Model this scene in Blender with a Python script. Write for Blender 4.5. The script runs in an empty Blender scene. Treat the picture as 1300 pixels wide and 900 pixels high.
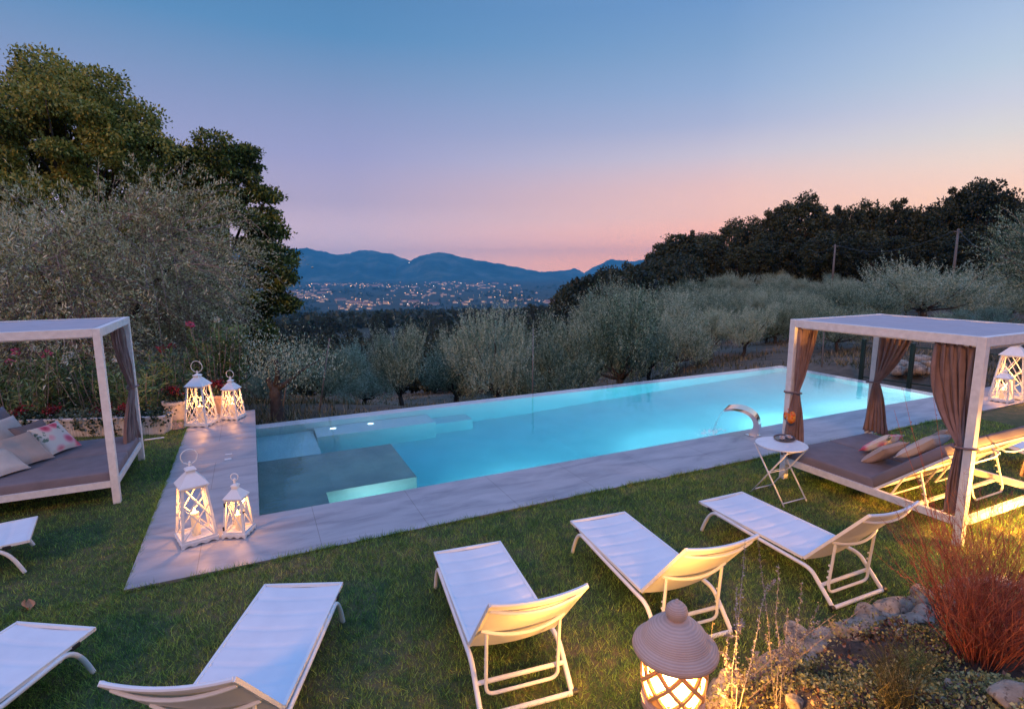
import bpy, bmesh, math, random
import numpy as np
from mathutils import Vector, Matrix

S = bpy.context.scene
R = math.radians
PI = math.pi

# ------------------------------------------------------------------ camera
YAW = 0.440485                       # long side of the pool against the camera's own axes
CA, SA = math.cos(YAW), math.sin(YAW)
cam_d = bpy.data.cameras.new('camera')
cam_d.sensor_width = 36.0
cam_d.lens = 698.4 / 1300 * 36
cam_d.clip_start = 0.05
cam_d.clip_end = 60000
cam = bpy.data.objects.new('camera', cam_d)
S.collection.objects.link(cam)
S.camera = cam
_p, _r = 0.155784, -0.004641
_f = Vector((0, math.cos(_p), -math.sin(_p)))
_x = Vector((1, 0, 0)); _u = _x.cross(_f)
_x2 = math.cos(_r) * _x + math.sin(_r) * _u
_u2 = -math.sin(_r) * _x + math.cos(_r) * _u
CAM = Vector((0, 0, 3.0))
cam.matrix_world = Matrix(((_x2.x, _u2.x, -_f.x, 0), (_x2.y, _u2.y, -_f.y, 0),
                           (_x2.z, _u2.z, -_f.z, 3.0), (0, 0, 0, 1)))

# ------------------------------------------------------------------ view, world, sun
S.view_settings.view_transform = 'Standard'
S.view_settings.look = 'None'
S.view_settings.exposure = 0.0
S.view_settings.gamma = 1.0
S.cycles.use_denoising = True
S.cycles.sample_clamp_indirect = 4.0
S.cycles.max_bounces = 8
S.cycles.diffuse_bounces = 3
S.cycles.glossy_bounces = 4
S.cycles.transmission_bounces = 8
S.cycles.transparent_max_bounces = 12
S.cycles.volume_bounces = 0


def lin(r, g, b):
    f = lambda c: (c / 255 / 12.92) if c / 255 <= 0.04045 else ((c / 255 + 0.055) / 1.055) ** 2.4
    return (f(r), f(g), f(b), 1.0)


W = bpy.data.worlds.new('World')
S.world = W
W.use_nodes = True
nt = W.node_tree
nt.nodes.clear()


def wn(t, **k):
    n = nt.nodes.new(t)
    for a, b in k.items():
        setattr(n, a, b)
    return n


SUN_EL, SUN_AZ = 27.0, 205.0          # low warm light from behind the camera, a little to the left
tc = wn('ShaderNodeTexCoord')
sep = wn('ShaderNodeSeparateXYZ')
nt.links.new(tc.outputs['Generated'], sep.inputs[0])
asn = wn('ShaderNodeMath', operation='ARCSINE'); nt.links.new(sep.outputs['Z'], asn.inputs[0])
el = wn('ShaderNodeMapRange'); nt.links.new(asn.outputs[0], el.inputs['Value'])
el.inputs['From Min'].default_value = R(-10); el.inputs['From Max'].default_value = R(90)


def ramp(stops):
    n = wn('ShaderNodeValToRGB')
    cr = n.color_ramp
    cr.interpolation = 'B_SPLINE' if False else 'LINEAR'
    for i, (e, c) in enumerate(stops):
        p = (e + 10) / 100
        if i < 2:
            cr.elements[i].position = p; cr.elements[i].color = c
        else:
            x = cr.elements.new(p); x.color = c
    nt.links.new(el.outputs[0], n.inputs[0])
    return n


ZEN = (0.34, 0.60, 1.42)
# the haze box below dims and tints what lies beyond it: the sky beyond is set so that it reads right through that air
HAZE_D, HAZE_C, HAZE_S, HAZE_R, HAZE_T = 7.4e-5, (0.08, 0.60, 1.0), (0.015, 0.16, 0.50), 16500.0, 520.0


def through(e, c):
    L = min(HAZE_R, (HAZE_T - 3) / max(1e-4, math.sin(R(max(e, 0.05)))))
    t_ = math.exp(-HAZE_D * L)
    return tuple(max(0.01, (c[k] - HAZE_S[k] * (1 - t_)) / t_) for k in range(3)) + (1,)


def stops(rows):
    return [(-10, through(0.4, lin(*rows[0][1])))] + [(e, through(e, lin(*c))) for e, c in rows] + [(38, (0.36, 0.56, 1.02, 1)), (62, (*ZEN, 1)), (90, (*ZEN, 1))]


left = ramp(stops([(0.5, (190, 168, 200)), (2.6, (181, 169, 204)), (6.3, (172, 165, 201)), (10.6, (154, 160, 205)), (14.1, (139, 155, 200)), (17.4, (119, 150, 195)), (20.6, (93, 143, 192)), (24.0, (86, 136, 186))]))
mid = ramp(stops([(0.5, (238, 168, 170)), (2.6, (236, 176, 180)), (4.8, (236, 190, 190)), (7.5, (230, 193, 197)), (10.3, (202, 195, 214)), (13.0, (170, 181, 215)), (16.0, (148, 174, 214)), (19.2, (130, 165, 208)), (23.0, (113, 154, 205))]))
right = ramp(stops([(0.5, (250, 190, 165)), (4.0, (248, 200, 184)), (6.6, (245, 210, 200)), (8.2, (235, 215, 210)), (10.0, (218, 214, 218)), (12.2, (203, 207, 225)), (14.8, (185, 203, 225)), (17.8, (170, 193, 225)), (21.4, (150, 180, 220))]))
az = wn('ShaderNodeMath', operation='ARCTAN2')
nt.links.new(sep.outputs['X'], az.inputs[0]); nt.links.new(sep.outputs['Y'], az.inputs[1])
sb = wn('ShaderNodeMath', operation='SUBTRACT'); sb.inputs[1].default_value = R(42); nt.links.new(az.outputs[0], sb.inputs[0])
ab = wn('ShaderNodeMath', operation='ABSOLUTE'); nt.links.new(sb.outputs[0], ab.inputs[0])
def facr(a, b):
    f = wn('ShaderNodeMapRange'); f.inputs['From Min'].default_value = R(a); f.inputs['From Max'].default_value = R(b)
    nt.links.new(ab.outputs[0], f.inputs['Value']); return f
def mixn(f, a, b):
    x = wn('ShaderNodeMix', data_type='RGBA'); nt.links.new(f.outputs[0], x.inputs['Factor'])
    nt.links.new(a, x.inputs['A']); nt.links.new(b, x.inputs['B']); return x
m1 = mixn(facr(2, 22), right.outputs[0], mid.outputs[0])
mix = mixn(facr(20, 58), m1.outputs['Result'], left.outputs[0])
sky = wn('ShaderNodeTexSky', sky_type='NISHITA')
sky.sun_disc = False
sky.sun_elevation = R(-4.0)
sky.sun_rotation = R(42)
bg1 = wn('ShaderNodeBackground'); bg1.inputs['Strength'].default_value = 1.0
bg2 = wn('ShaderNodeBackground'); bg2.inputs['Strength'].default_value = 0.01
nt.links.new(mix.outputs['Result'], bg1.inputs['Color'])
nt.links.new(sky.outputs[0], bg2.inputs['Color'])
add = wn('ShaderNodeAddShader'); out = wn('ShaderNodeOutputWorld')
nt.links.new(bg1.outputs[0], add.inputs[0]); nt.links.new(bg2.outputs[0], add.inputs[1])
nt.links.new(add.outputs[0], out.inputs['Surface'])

sun_d = bpy.data.lights.new('sun', 'SUN')
sun_d.energy = 1.25
sun_d.angle = R(6)
sun_d.color = (1.0, 0.43, 0.13)
sun = bpy.data.objects.new('sun', sun_d)
S.collection.objects.link(sun)
_sd = Vector((math.sin(R(SUN_AZ)) * math.cos(R(SUN_EL)), math.cos(R(SUN_AZ)) * math.cos(R(SUN_EL)), math.sin(R(SUN_EL))))
sun.rotation_euler = (-_sd).to_track_quat('-Z', 'Y').to_euler()
sun.location = _sd * 40

# ------------------------------------------------------------------ helpers
def P(u, v, z=0.0):
    """point given along the pool (u), across it (v) and up (z)"""
    return Vector((u * CA - v * SA, u * SA + v * CA, z))


def ray(px, py):
    return _f * 698.4 + _x2 * (px - 650) - _u2 * (py - 450)


def at_dist(px, d):
    """ground position d metres away in the direction of picture column px (at the horizon)"""
    r = ray(px, 340)
    h = Vector((r.x, r.y)).normalized()
    return h.x * d, h.y * d


def link(o):
    S.collection.objects.link(o)
    return o


class MB:
    def __init__(s):
        s.v = []; s.f = []; s.n = 0

    def add(s, vs, fs):
        b = s.n
        s.v.extend([tuple(x) for x in vs]); s.n += len(vs)
        s.f.extend([tuple(i + b for i in f) for f in fs])

    def box(s, c, size, rot=None, taper=1.0, bev=0.0):
        hx, hy, hz = size[0] / 2, size[1] / 2, size[2] / 2
        if bev > 0:
            bm = bmesh.new()
            bmesh.ops.create_cube(bm, size=1)
            for v in bm.verts:
                v.co = Vector((v.co.x * size[0], v.co.y * size[1], v.co.z * size[2]))
                if v.co.z > 0: v.co.x *= taper; v.co.y *= taper
            bmesh.ops.bevel(bm, geom=list(bm.edges), offset=bev, segments=2, affect='EDGES', profile=0.5)
            bm.verts.index_update()
            vs = [v.co.copy() for v in bm.verts]; fs = [[v.index for v in f.verts] for f in bm.faces]
            bm.free()
        else:
            t = taper
            vs = [Vector((-hx, -hy, -hz)), Vector((hx, -hy, -hz)), Vector((hx, hy, -hz)), Vector((-hx, hy, -hz)),
                  Vector((-hx * t, -hy * t, hz)), Vector((hx * t, -hy * t, hz)), Vector((hx * t, hy * t, hz)), Vector((-hx * t, hy * t, hz))]
            fs = [(3, 2, 1, 0), (4, 5, 6, 7), (0, 1, 5, 4), (1, 2, 6, 5), (2, 3, 7, 6), (3, 0, 4, 7)]
        c = Vector(c)
        if rot is not None:
            vs = [rot @ v for v in vs]
        s.add([v + c for v in vs], fs)

    def beam(s, a, b, w, h, up=(0, 0, 1)):
        """square bar from a to b"""
        a, b = Vector(a), Vector(b)
        d = (b - a); L = d.length; d = d / L
        up = Vector(up)
        if abs(d.dot(up)) > 0.99: up = Vector((0, 1, 0))
        sx = d.cross(up).normalized(); uz = sx.cross(d)
        rot = Matrix((sx, d, uz)).transposed()
        s.box((a + b) / 2, (w, L, h), rot)

    def tube(s, pts, r, n=8, cap=True):
        pts = [Vector(p) for p in pts]
        rs = r if isinstance(r, (list, tuple)) else [r] * len(pts)
        rings = []
        d0 = (pts[1] - pts[0]).normalized()
        up = Vector((0, 0, 1)) if abs(d0.z) < 0.9 else Vector((1, 0, 0))
        nx = d0.cross(up).normalized()
        for i, p in enumerate(pts):
            if i == 0: d = pts[1] - pts[0]
            elif i == len(pts) - 1: d = pts[-1] - pts[-2]
            else: d = (pts[i + 1] - pts[i]).normalized() + (pts[i] - pts[i - 1]).normalized()
            if d.length < 1e-9: d = d0
            d = d.normalized()
            nx = (nx - d * nx.dot(d))
            if nx.length < 1e-6: nx = d.orthogonal()
            nx = nx.normalized(); ny = d.cross(nx)
            rings.append([p + (nx * math.cos(2 * PI * k / n) + ny * math.sin(2 * PI * k / n)) * rs[i] for k in range(n)])
        vs = [q for rg in rings for q in rg]; fs = []
        for i in range(len(pts) - 1):
            for k in range(n):
                fs.append((i * n + k, i * n + (k + 1) % n, (i + 1) * n + (k + 1) % n, (i + 1) * n + k))
        if cap:
            fs.append(tuple(range(n - 1, -1, -1))); m = (len(pts) - 1) * n
            fs.append(tuple(range(m, m + n)))
        s.add(vs, fs)

    def lathe(s, prof, n=24, c=(0, 0, 0), cap=True):
        c = Vector(c); vs = []; fs = []
        for (r, z) in prof:
            for k in range(n):
                vs.append(c + Vector((r * math.cos(2 * PI * k / n), r * math.sin(2 * PI * k / n), z)))
        for i in range(len(prof) - 1):
            for k in range(n):
                fs.append((i * n + k, i * n + (k + 1) % n, (i + 1) * n + (k + 1) % n, (i + 1) * n + k))
        if cap:
            if prof[0][0] > 1e-6: fs.append(tuple(range(n - 1, -1, -1)))
            m = (len(prof) - 1) * n
            if prof[-1][0] > 1e-6: fs.append(tuple(range(m, m + n)))
        s.add(vs, fs)

    def grid(s, fn, nu, nv, flip=False):
        vs = [fn(i / nu, j / nv) for j in range(nv + 1) for i in range(nu + 1)]
        fs = []
        for j in range(nv):
            for i in range(nu):
                a = j * (nu + 1) + i
                q = (a, a + 1, a + nu + 2, a + nu + 1)
                fs.append(q[::-1] if flip else q)
        s.add(vs, fs)

    def build(s, name, mat, parent=None, smooth=False, auto=None):
        me = bpy.data.meshes.new(name)
        me.from_pydata([tuple(v) for v in s.v], [], s.f)
        me.update()
        if mat is not None: me.materials.append(mat)
        if smooth:
            for p in me.polygons: p.use_smooth = True
            if auto:
                me.set_sharp_from_angle(angle=R(auto))
        o = bpy.data.objects.new(name, me)
        link(o)
        if parent is not None: o.parent = parent
        return o


def np_mesh(name, verts, faces, mat, parent=None, smooth=False):
    """verts (N,3), faces (M,k) arrays -> one mesh object"""
    verts = np.asarray(verts, np.float32); faces = np.asarray(faces, np.int32)
    me = bpy.data.meshes.new(name)
    k = faces.shape[1]
    me.vertices.add(len(verts)); me.vertices.foreach_set('co', verts.ravel())
    me.loops.add(faces.size); me.loops.foreach_set('vertex_index', faces.ravel())
    me.polygons.add(len(faces))
    me.polygons.foreach_set('loop_start', np.arange(0, faces.size, k, dtype=np.int32))
    if smooth: me.polygons.foreach_set('use_smooth', np.ones(len(faces), bool))
    me.update(calc_edges=True)
    if mat is not None: me.materials.append(mat)
    o = bpy.data.objects.new(name, me)
    link(o)
    if parent is not None: o.parent = parent
    return o


def empty(name, loc, rz=0.0):
    o = bpy.data.objects.new(name, None)
    o.empty_display_size = 0.2
    o.location = loc; o.rotation_euler = (0, 0, rz)
    return link(o)


def tag(o, label=None, cat=None, group=None, kind=None):
    if label: o['label'] = label
    if cat: o['category'] = cat
    if group: o['group'] = group
    if kind: o['kind'] = kind
    return o


def copy_tree(o, parent=None):
    c = o.copy()
    S.collection.objects.link(c)
    if parent is not None: c.parent = parent
    for ch in list(o.children):
        copy_tree(ch, c)
    return c


# ------------------------------------------------------------------ materials
class Mat:
    def __init__(s, name, rough=0.6, base=(0.5, 0.5, 0.5), metal=0.0, spec=0.5):
        s.m = bpy.data.materials.new(name); s.m.use_nodes = True
        s.t = s.m.node_tree
        s.b = s.t.nodes['Principled BSDF']
        s.b.inputs['Base Color'].default_value = (*base[:3], 1)
        s.b.inputs['Roughness'].default_value = rough
        s.b.inputs['Metallic'].default_value = metal
        s.b.inputs['Specular IOR Level'].default_value = spec
        s.o = s.t.nodes['Material Output']

    def n(s, t, **k):
        x = s.t.nodes.new(t)
        for a, b in k.items(): setattr(x, a, b)
        return x

    def l(s, a, b): s.t.links.new(a, b)

    def coord(s, kind='Object'):
        return s.n('ShaderNodeTexCoord').outputs[kind]

    def noise(s, scale, detail=4, rough=0.55, vec=None, dist=0.0):
        x = s.n('ShaderNodeTexNoise')
        x.inputs['Scale'].default_value = scale; x.inputs['Detail'].default_value = detail
        x.inputs['Roughness'].default_value = rough; x.inputs['Distortion'].default_value = dist
        s.l(vec if vec is not None else s.coord(), x.inputs['Vector'])
        return x.outputs['Fac']

    def ramp(s, fac, stops, interp='LINEAR'):
        x = s.n('ShaderNodeValToRGB'); cr = x.color_ramp; cr.interpolation = interp
        for i, (p, c) in enumerate(stops):
            c = (*c[:3], 1)
            if i < 2: cr.elements[i].position = p; cr.elements[i].color = c
            else:
                e = cr.elements.new(p); e.color = c
        s.l(fac, x.inputs[0])
        return x.outputs[0]

    def mixc(s, fac, a, b, mode='MIX'):
        x = s.n('ShaderNodeMix', data_type='RGBA', blend_type=mode)
        for sock, val in (('Factor', fac), ('A', a), ('B', b)):
            if isinstance(val, (int, float)): x.inputs[sock].default_value = val
            elif isinstance(val, tuple): x.inputs[sock].default_value = (*val[:3], 1)
            else: s.l(val, x.inputs[sock])
        return x.outputs['Result']

    def math(s, op, a, b=None):
        x = s.n('ShaderNodeMath', operation=op)
        for i, val in enumerate((a, b)):
            if val is None: continue
            if isinstance(val, (int, float)): x.inputs[i].default_value = val
            else: s.l(val, x.inputs[i])
        return x.outputs[0]

    def color(s, sock): s.l(sock, s.b.inputs['Base Color']); return s

    def bump(s, h, strength=0.3, dist=0.01):
        x = s.n('ShaderNodeBump'); x.inputs['Strength'].default_value = strength; x.inputs['Distance'].default_value = dist
        s.l(h, x.inputs['Height']); s.l(x.outputs[0], s.b.inputs['Normal'])
        return s

    def island(s):
        return s.n('ShaderNodeNewGeometry').outputs['Random Per Island']

    def objrand(s):
        return s.n('ShaderNodeObjectInfo').outputs['Random']


def simple(name, base, rough=0.6, var=0.12, scale=6, bumpd=0.0, bscale=60, metal=0.0, spec=0.5):
    m = Mat(name, rough, base, metal, spec)
    a = tuple(c * (1 - var) for c in base[:3]); b = tuple(min(1, c * (1 + var)) for c in base[:3])
    m.color(m.ramp(m.noise(scale), [(0.3, a), (0.7, b)]))
    if bumpd: m.bump(m.noise(bscale, 3), 0.5, bumpd)
    return m.m


def emis(name, col, strength, sampling=None):
    m = bpy.data.materials.new(name); m.use_nodes = True
    t = m.node_tree; t.nodes.clear()
    e = t.nodes.new('ShaderNodeEmission'); o = t.nodes.new('ShaderNodeOutputMaterial')
    e.inputs[0].default_value = (*col[:3], 1); e.inputs[1].default_value = strength
    t.links.new(e.outputs[0], o.inputs[0])
    if sampling: m.cycles.emission_sampling = sampling
    return m


M = {}
M['white_metal'] = simple('white_metal', (0.78, 0.77, 0.75), 0.38, 0.05, 9)
M['white_wood'] = simple('white_wood', (0.74, 0.72, 0.69), 0.6, 0.1, 14, 0.0015, 40)
M['black_plastic'] = simple('black_plastic', (0.02, 0.02, 0.022), 0.5)
M['taupe'] = simple('taupe_fabric', (0.20, 0.17, 0.185), 0.9, 0.12, 5, 0.002, 220)
M['taupe_canopy'] = simple('canopy_fabric', (0.42, 0.39, 0.41), 0.85, 0.06, 4, 0.001, 250)
M['curtain'] = simple('curtain_fabric', (0.24, 0.155, 0.14), 0.9, 0.15, 8, 0.002, 180)
M['beige'] = simple('beige_cushion', (0.52, 0.41, 0.36), 0.9, 0.08, 6, 0.002, 200)
M['cream'] = simple('cream_cushion', (0.62, 0.55, 0.50), 0.9, 0.08, 6, 0.002, 200)
M['wax'] = Mat('candle_wax', 0.5, (0.85, 0.74, 0.52)).m
M['chrome'] = Mat('chrome', 0.08, (0.75, 0.75, 0.76), 1.0).m
M['steel_tray'] = simple('tray_metal', (0.20, 0.20, 0.21), 0.3, 0.2, 9, metal=0.8)
M['flame'] = emis('flame', (1.0, 0.55, 0.14), 22)
M['bulb'] = emis('lamp_glow', (1.0, 0.74, 0.28), 30.0)
M['pool_lamp'] = emis('pool_lamp', (0.85, 0.97, 1.0), 3)
M['green_metal'] = simple('green_metal', (0.012, 0.03, 0.025), 0.45)
M['wire'] = simple('wire', (0.03, 0.035, 0.03), 0.5, metal=0.4)
M['pole_wood'] = simple('pole_wood', (0.16, 0.15, 0.14), 0.9, 0.2, 8)
M['bark'] = simple('bark', (0.09, 0.07, 0.055), 0.95, 0.45, 9, 0.02, 22)
M['olive_bark'] = simple('olive_bark', (0.05, 0.042, 0.036), 0.95, 0.45, 11, 0.02, 18)
M['twig'] = simple('twig', (0.27, 0.20, 0.165), 0.9, 0.3, 5)

m = Mat('lounger_sling', 0.75, (0.75, 0.75, 0.77))
cv = m.coord()
w = m.n('ShaderNodeTexWave', wave_type='BANDS', bands_direction='Y'); w.inputs['Scale'].default_value = 180
m.l(cv, w.inputs[0])
m.color(m.ramp(m.noise(3.2, 5), [(0.3, (0.70, 0.70, 0.72)), (0.7, (0.79, 0.79, 0.80))]))
m.bump(w.outputs[1], 0.15, 0.001); M['sling'] = m.m

# leaves: a plain colour range per leaf, with paler and darker clumps, contrast widened to suggest lit tops and dark gaps
def leaf_mat(name, cols, rough=0.55, clump=0.9, spec=0.4, trans=0.25):
    m = Mat(name, rough, cols[0], spec=spec)
    k = m.math('ADD', m.math('MULTIPLY', m.island(), 0.42), m.math('MULTIPLY', m.noise(clump, 3), 0.58))
    k = m.math('ADD', k, m.math('MULTIPLY', m.math('SUBTRACT', m.objrand(), 0.5), 0.22))
    n = len(cols)
    c = m.ramp(k, [(0.32 + 0.36 * i / (n - 1), cols[i]) for i in range(n)])
    m.color(c)
    tr = m.n('ShaderNodeBsdfTranslucent'); m.l(c, tr.inputs['Color'])
    mx = m.n('ShaderNodeMixShader'); mx.inputs[0].default_value = trans
    m.l(m.b.outputs[0], mx.inputs[1]); m.l(tr.outputs[0], mx.inputs[2])
    m.l(mx.outputs[0], m.o.inputs['Surface'])
    return m.m


M['lime_leaf'] = leaf_mat('lime_leaf', [(0.03, 0.055, 0.012), (0.13, 0.17, 0.03), (0.29, 0.30, 0.05), (0.50, 0.42, 0.085)], clump=0.45, trans=.32)  # yellow, bright tones painted in for the warm light on the crowns
M['olive_leaf'] = leaf_mat('olive_leaf', [(0.035, 0.085, 0.05), (0.145, 0.25, 0.16), (0.31, 0.43, 0.295), (0.56, 0.64, 0.47)], clump=1.6, trans=.16)
M['olive_big_leaf'] = leaf_mat('olive_big_leaf', [(0.11, 0.115, 0.05), (0.33, 0.34, 0.15), (0.54, 0.53, 0.28), (0.76, 0.72, 0.50)], clump=1.1, trans=.2)
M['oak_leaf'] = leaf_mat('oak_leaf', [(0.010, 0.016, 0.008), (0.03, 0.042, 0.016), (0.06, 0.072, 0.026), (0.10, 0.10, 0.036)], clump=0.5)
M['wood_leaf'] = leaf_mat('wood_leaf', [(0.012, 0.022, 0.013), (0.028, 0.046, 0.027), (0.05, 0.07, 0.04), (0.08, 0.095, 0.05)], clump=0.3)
M['oleander_leaf'] = leaf_mat('oleander_leaf', [(0.03, 0.065, 0.022), (0.09, 0.17, 0.05), (0.17, 0.27, 0.085), (0.27, 0.34, 0.14)], clump=3, rough=0.4)
M['ivy_leaf'] = leaf_mat('ivy_leaf', [(0.012, 0.025, 0.012), (0.03, 0.06, 0.025), (0.07, 0.10, 0.05), (0.2, 0.24, 0.15)], clump=5)
M['pink_petal'] = leaf_mat('pink_petal', [(0.45, 0.04, 0.12), (0.6, 0.09, 0.2), (0.75, 0.2, 0.3)], clump=5)
M['red_petal'] = leaf_mat('red_petal', [(0.10, 0.006, 0.012), (0.22, 0.012, 0.02), (0.40, 0.04, 0.05)], clump=5)
M['white_petal'] = leaf_mat('white_petal', [(0.6, 0.55, 0.45), (0.75, 0.72, 0.62), (0.8, 0.75, 0.5)], clump=5)

# stone deck: big pale porcelain slabs with clouding and fine joints
m = Mat('deck_stone', 0.5, (0.4, 0.38, 0.38))
cv = m.coord()
br = m.n('ShaderNodeTexBrick'); br.offset = 0.5
br.inputs['Scale'].default_value = 1.0; br.inputs['Brick Width'].default_value = 1.2; br.inputs['Row Height'].default_value = 1.193
br.inputs['Mortar Size'].default_value = 0.004; br.inputs['Mortar Smooth'].default_value = 0.2
br.inputs['Color1'].default_value = (0.36, 0.36, 0.37, 1); br.inputs['Color2'].default_value = (0.385, 0.38, 0.385, 1)
br.inputs['Mortar'].default_value = (0.22, 0.21, 0.20, 1)
mp = m.n('ShaderNodeMapping'); mp.inputs['Location'].default_value = (1.29, -5.93, 0); m.l(cv, mp.inputs[0]); m.l(mp.outputs[0], br.inputs[0])
st = m.n('ShaderNodeMapping'); st.inputs['Scale'].default_value = (0.6, 2.4, 1); st.inputs['Rotation'].default_value = (0, 0, 0.3); m.l(cv, st.inputs[0])
cl = m.ramp(m.noise(1.6, 8, 0.62, st.outputs[0], 0.6), [(0.3, (0.62, 0.62, 0.65)), (0.5, (0.95, 0.94, 0.94)), (0.72, (1.18, 1.15, 1.13))])
m.color(m.mixc(1.0, br.outputs[0], cl, 'MULTIPLY'))
m.l(m.ramp(m.noise(3, 4), [(0.3, (0.38,) * 3), (0.7, (0.6,) * 3)]), m.b.inputs['Roughness'])
m.bump(m.noise(90, 3), 0.12, 0.002); M['deck'] = m.m

# pool shell
m = Mat('pool_plaster', 0.7, (0.7, 0.72, 0.72))
m.color(m.ramp(m.noise(1.4, 5), [(0.3, (0.64, 0.68, 0.68)), (0.7, (0.74, 0.76, 0.75))])); M['plaster'] = m.m
m = Mat('pool_tile', 0.6, (0.34, 0.33, 0.32))
br = m.n('ShaderNodeTexBrick'); br.offset = 0.0
br.inputs['Scale'].default_value = 1.0; br.inputs['Brick Width'].default_value = 0.7; br.inputs['Row Height'].default_value = 0.62
br.inputs['Mortar Size'].default_value = 0.004
br.inputs['Color1'].default_value = (0.25, 0.27, 0.255, 1); br.inputs['Color2'].default_value = (0.28, 0.30, 0.28, 1); br.inputs['Mortar'].default_value = (0.27, 0.26, 0.25, 1)
m.l(m.coord(), br.inputs[0])
m.color(m.mixc(1.0, br.outputs[0], m.ramp(m.noise(2.5, 6), [(0.3, (0.8,) * 3), (0.7, (1.1,) * 3)]), 'MULTIPLY')); M['pool_tile'] = m.m

# water
m = bpy.data.materials.new('pool_water'); m.use_nodes = True
t = m.node_tree; t.nodes.clear()
o_ = t.nodes.new('ShaderNodeOutputMaterial'); g = t.nodes.new('ShaderNodeBsdfGlass'); g.inputs['IOR'].default_value = 1.33; g.inputs['Roughness'].default_value = 0.0
va = t.nodes.new('ShaderNodeVolumeAbsorption'); va.inputs['Color'].default_value = (0.0, 0.80, 0.885, 1); va.inputs['Density'].default_value = 0.62
tcn = t.nodes.new('ShaderNodeTexCoord'); nz = t.nodes.new('ShaderNodeTexNoise'); nz.inputs['Scale'].default_value = 2.8; nz.inputs['Detail'].default_value = 3
bp = t.nodes.new('ShaderNodeBump'); bp.inputs['Strength'].default_value = 0.11; bp.inputs['Distance'].default_value = 0.05
t.links.new(tcn.outputs['Object'], nz.inputs[0]); t.links.new(nz.outputs[0], bp.inputs['Height']); t.links.new(bp.outputs[0], g.inputs['Normal'])
t.links.new(g.outputs[0], o_.inputs['Surface']); t.links.new(va.outputs[0], o_.inputs['Volume'])
M['water'] = m

# lawn soil and grass
def lawn_colour(m, cols, vec):
    a = m.noise(0.7, 6, 0.65, vec); b = m.noise(7.0, 5, 0.7, vec)
    k = m.math('ADD', m.math('MULTIPLY', a, 0.55), m.math('MULTIPLY', b, 0.45))
    return m.ramp(k, cols)


m = Mat('lawn_soil', 0.95, (0.05, 0.05, 0.02))
geo = m.n('ShaderNodeNewGeometry').outputs['Position']
m.color(lawn_colour(m, [(0.38, (0.03, 0.05, 0.016)), (0.48, (0.055, 0.075, 0.022)), (0.60, (0.15, 0.11, 0.05))], geo))
m.bump(m.noise(45, 3), 0.8, 0.02); M['lawn'] = m.m
m = Mat('grass_blade', 0.6, (0.05, 0.09, 0.02), spec=0.3)
geo = m.n('ShaderNodeNewGeometry').outputs['Position']
c = lawn_colour(m, [(0.38, (0.075, 0.18, 0.05)), (0.47, (0.18, 0.32, 0.075)), (0.56, (0.29, 0.375, 0.09)), (0.65, (0.48, 0.38, 0.15))], geo)
v = m.ramp(m.island(), [(0.0, (0.25, 0.28, 0.25)), (0.55, (0.9, 0.95, 0.9)), (0.92, (1.7, 1.6, 1.4)), (1.0, (2.6, 2.1, 1.7))])
c = m.mixc(1.0, c, v, 'MULTIPLY'); m.color(c)
tr = m.n('ShaderNodeBsdfTranslucent'); m.l(c, tr.inputs[0]); mx = m.n('ShaderNodeMixShader'); mx.inputs[0].default_value = 0.38
m.l(m.b.outputs[0], mx.inputs[1]); m.l(tr.outputs[0], mx.inputs[2]); m.l(mx.outputs[0], m.o.inputs['Surface']); M['grass'] = m.m

# bank soil, stones
m = Mat('bank_soil', 0.95, (0.09, 0.06, 0.045))
geo = m.n('ShaderNodeNewGeometry').outputs['Position']
m.color(m.ramp(m.noise(9, 8, 0.7, geo), [(0.3, (0.03, 0.022, 0.018)), (0.5, (0.085, 0.06, 0.045)), (0.7, (0.20, 0.13, 0.09))]))
m.bump(m.noise(40, 5, 0.7, geo), 1.0, 0.03); M['soil'] = m.m
m = Mat('field_stone', 0.9, (0.34, 0.29, 0.24))
geo = m.n('ShaderNodeNewGeometry').outputs['Position']
c = m.ramp(m.noise(7, 8, 0.65, geo), [(0.3, (0.14, 0.11, 0.085)), (0.5, (0.34, 0.28, 0.21)), (0.7, (0.52, 0.43, 0.33))])
lich = m.ramp(m.noise(26, 3, 0.6, geo), [(0.56, (1, 1, 1)), (0.64, (0.45, 0.42, 0.40))])
m.color(m.mixc(1.0, c, lich, 'MULTIPLY')); m.bump(m.noise(30, 6, 0.7, geo), 0.9, 0.02); M['stone'] = m.m

m = Mat('terracotta', 0.8, (0.45, 0.25, 0.18))
z = m.n('ShaderNodeSeparateXYZ'); m.l(m.coord(), z.inputs[0])
wv = m.n('ShaderNodeTexWave', wave_type='BANDS', bands_direction='Z'); wv.inputs['Scale'].default_value = 38; wv.inputs['Distortion'].default_value = 1.2
m.l(m.coord(), wv.inputs[0])
c = m.ramp(m.noise(5, 6), [(0.3, (0.50, 0.33, 0.26)), (0.7, (0.62, 0.45, 0.37))])
m.color(m.mixc(0.18, c, wv.outputs[0], 'MULTIPLY')); m.bump(wv.outputs[1], 0.35, 0.004); M['terracotta'] = m.m

m = Mat('glowing_clay', 0.7, (0.55, 0.33, 0.16))
tr = m.n('ShaderNodeBsdfTranslucent'); tr.inputs[0].default_value = (0.9, 0.5, 0.10, 1); mx = m.n('ShaderNodeMixShader'); mx.inputs[0].default_value = 0.05
m.l(m.b.outputs[0], mx.inputs[1]); m.l(tr.outputs[0], mx.inputs[2]); m.l(mx.outputs[0], m.o.inputs['Surface']); M['lattice'] = m.m

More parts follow.
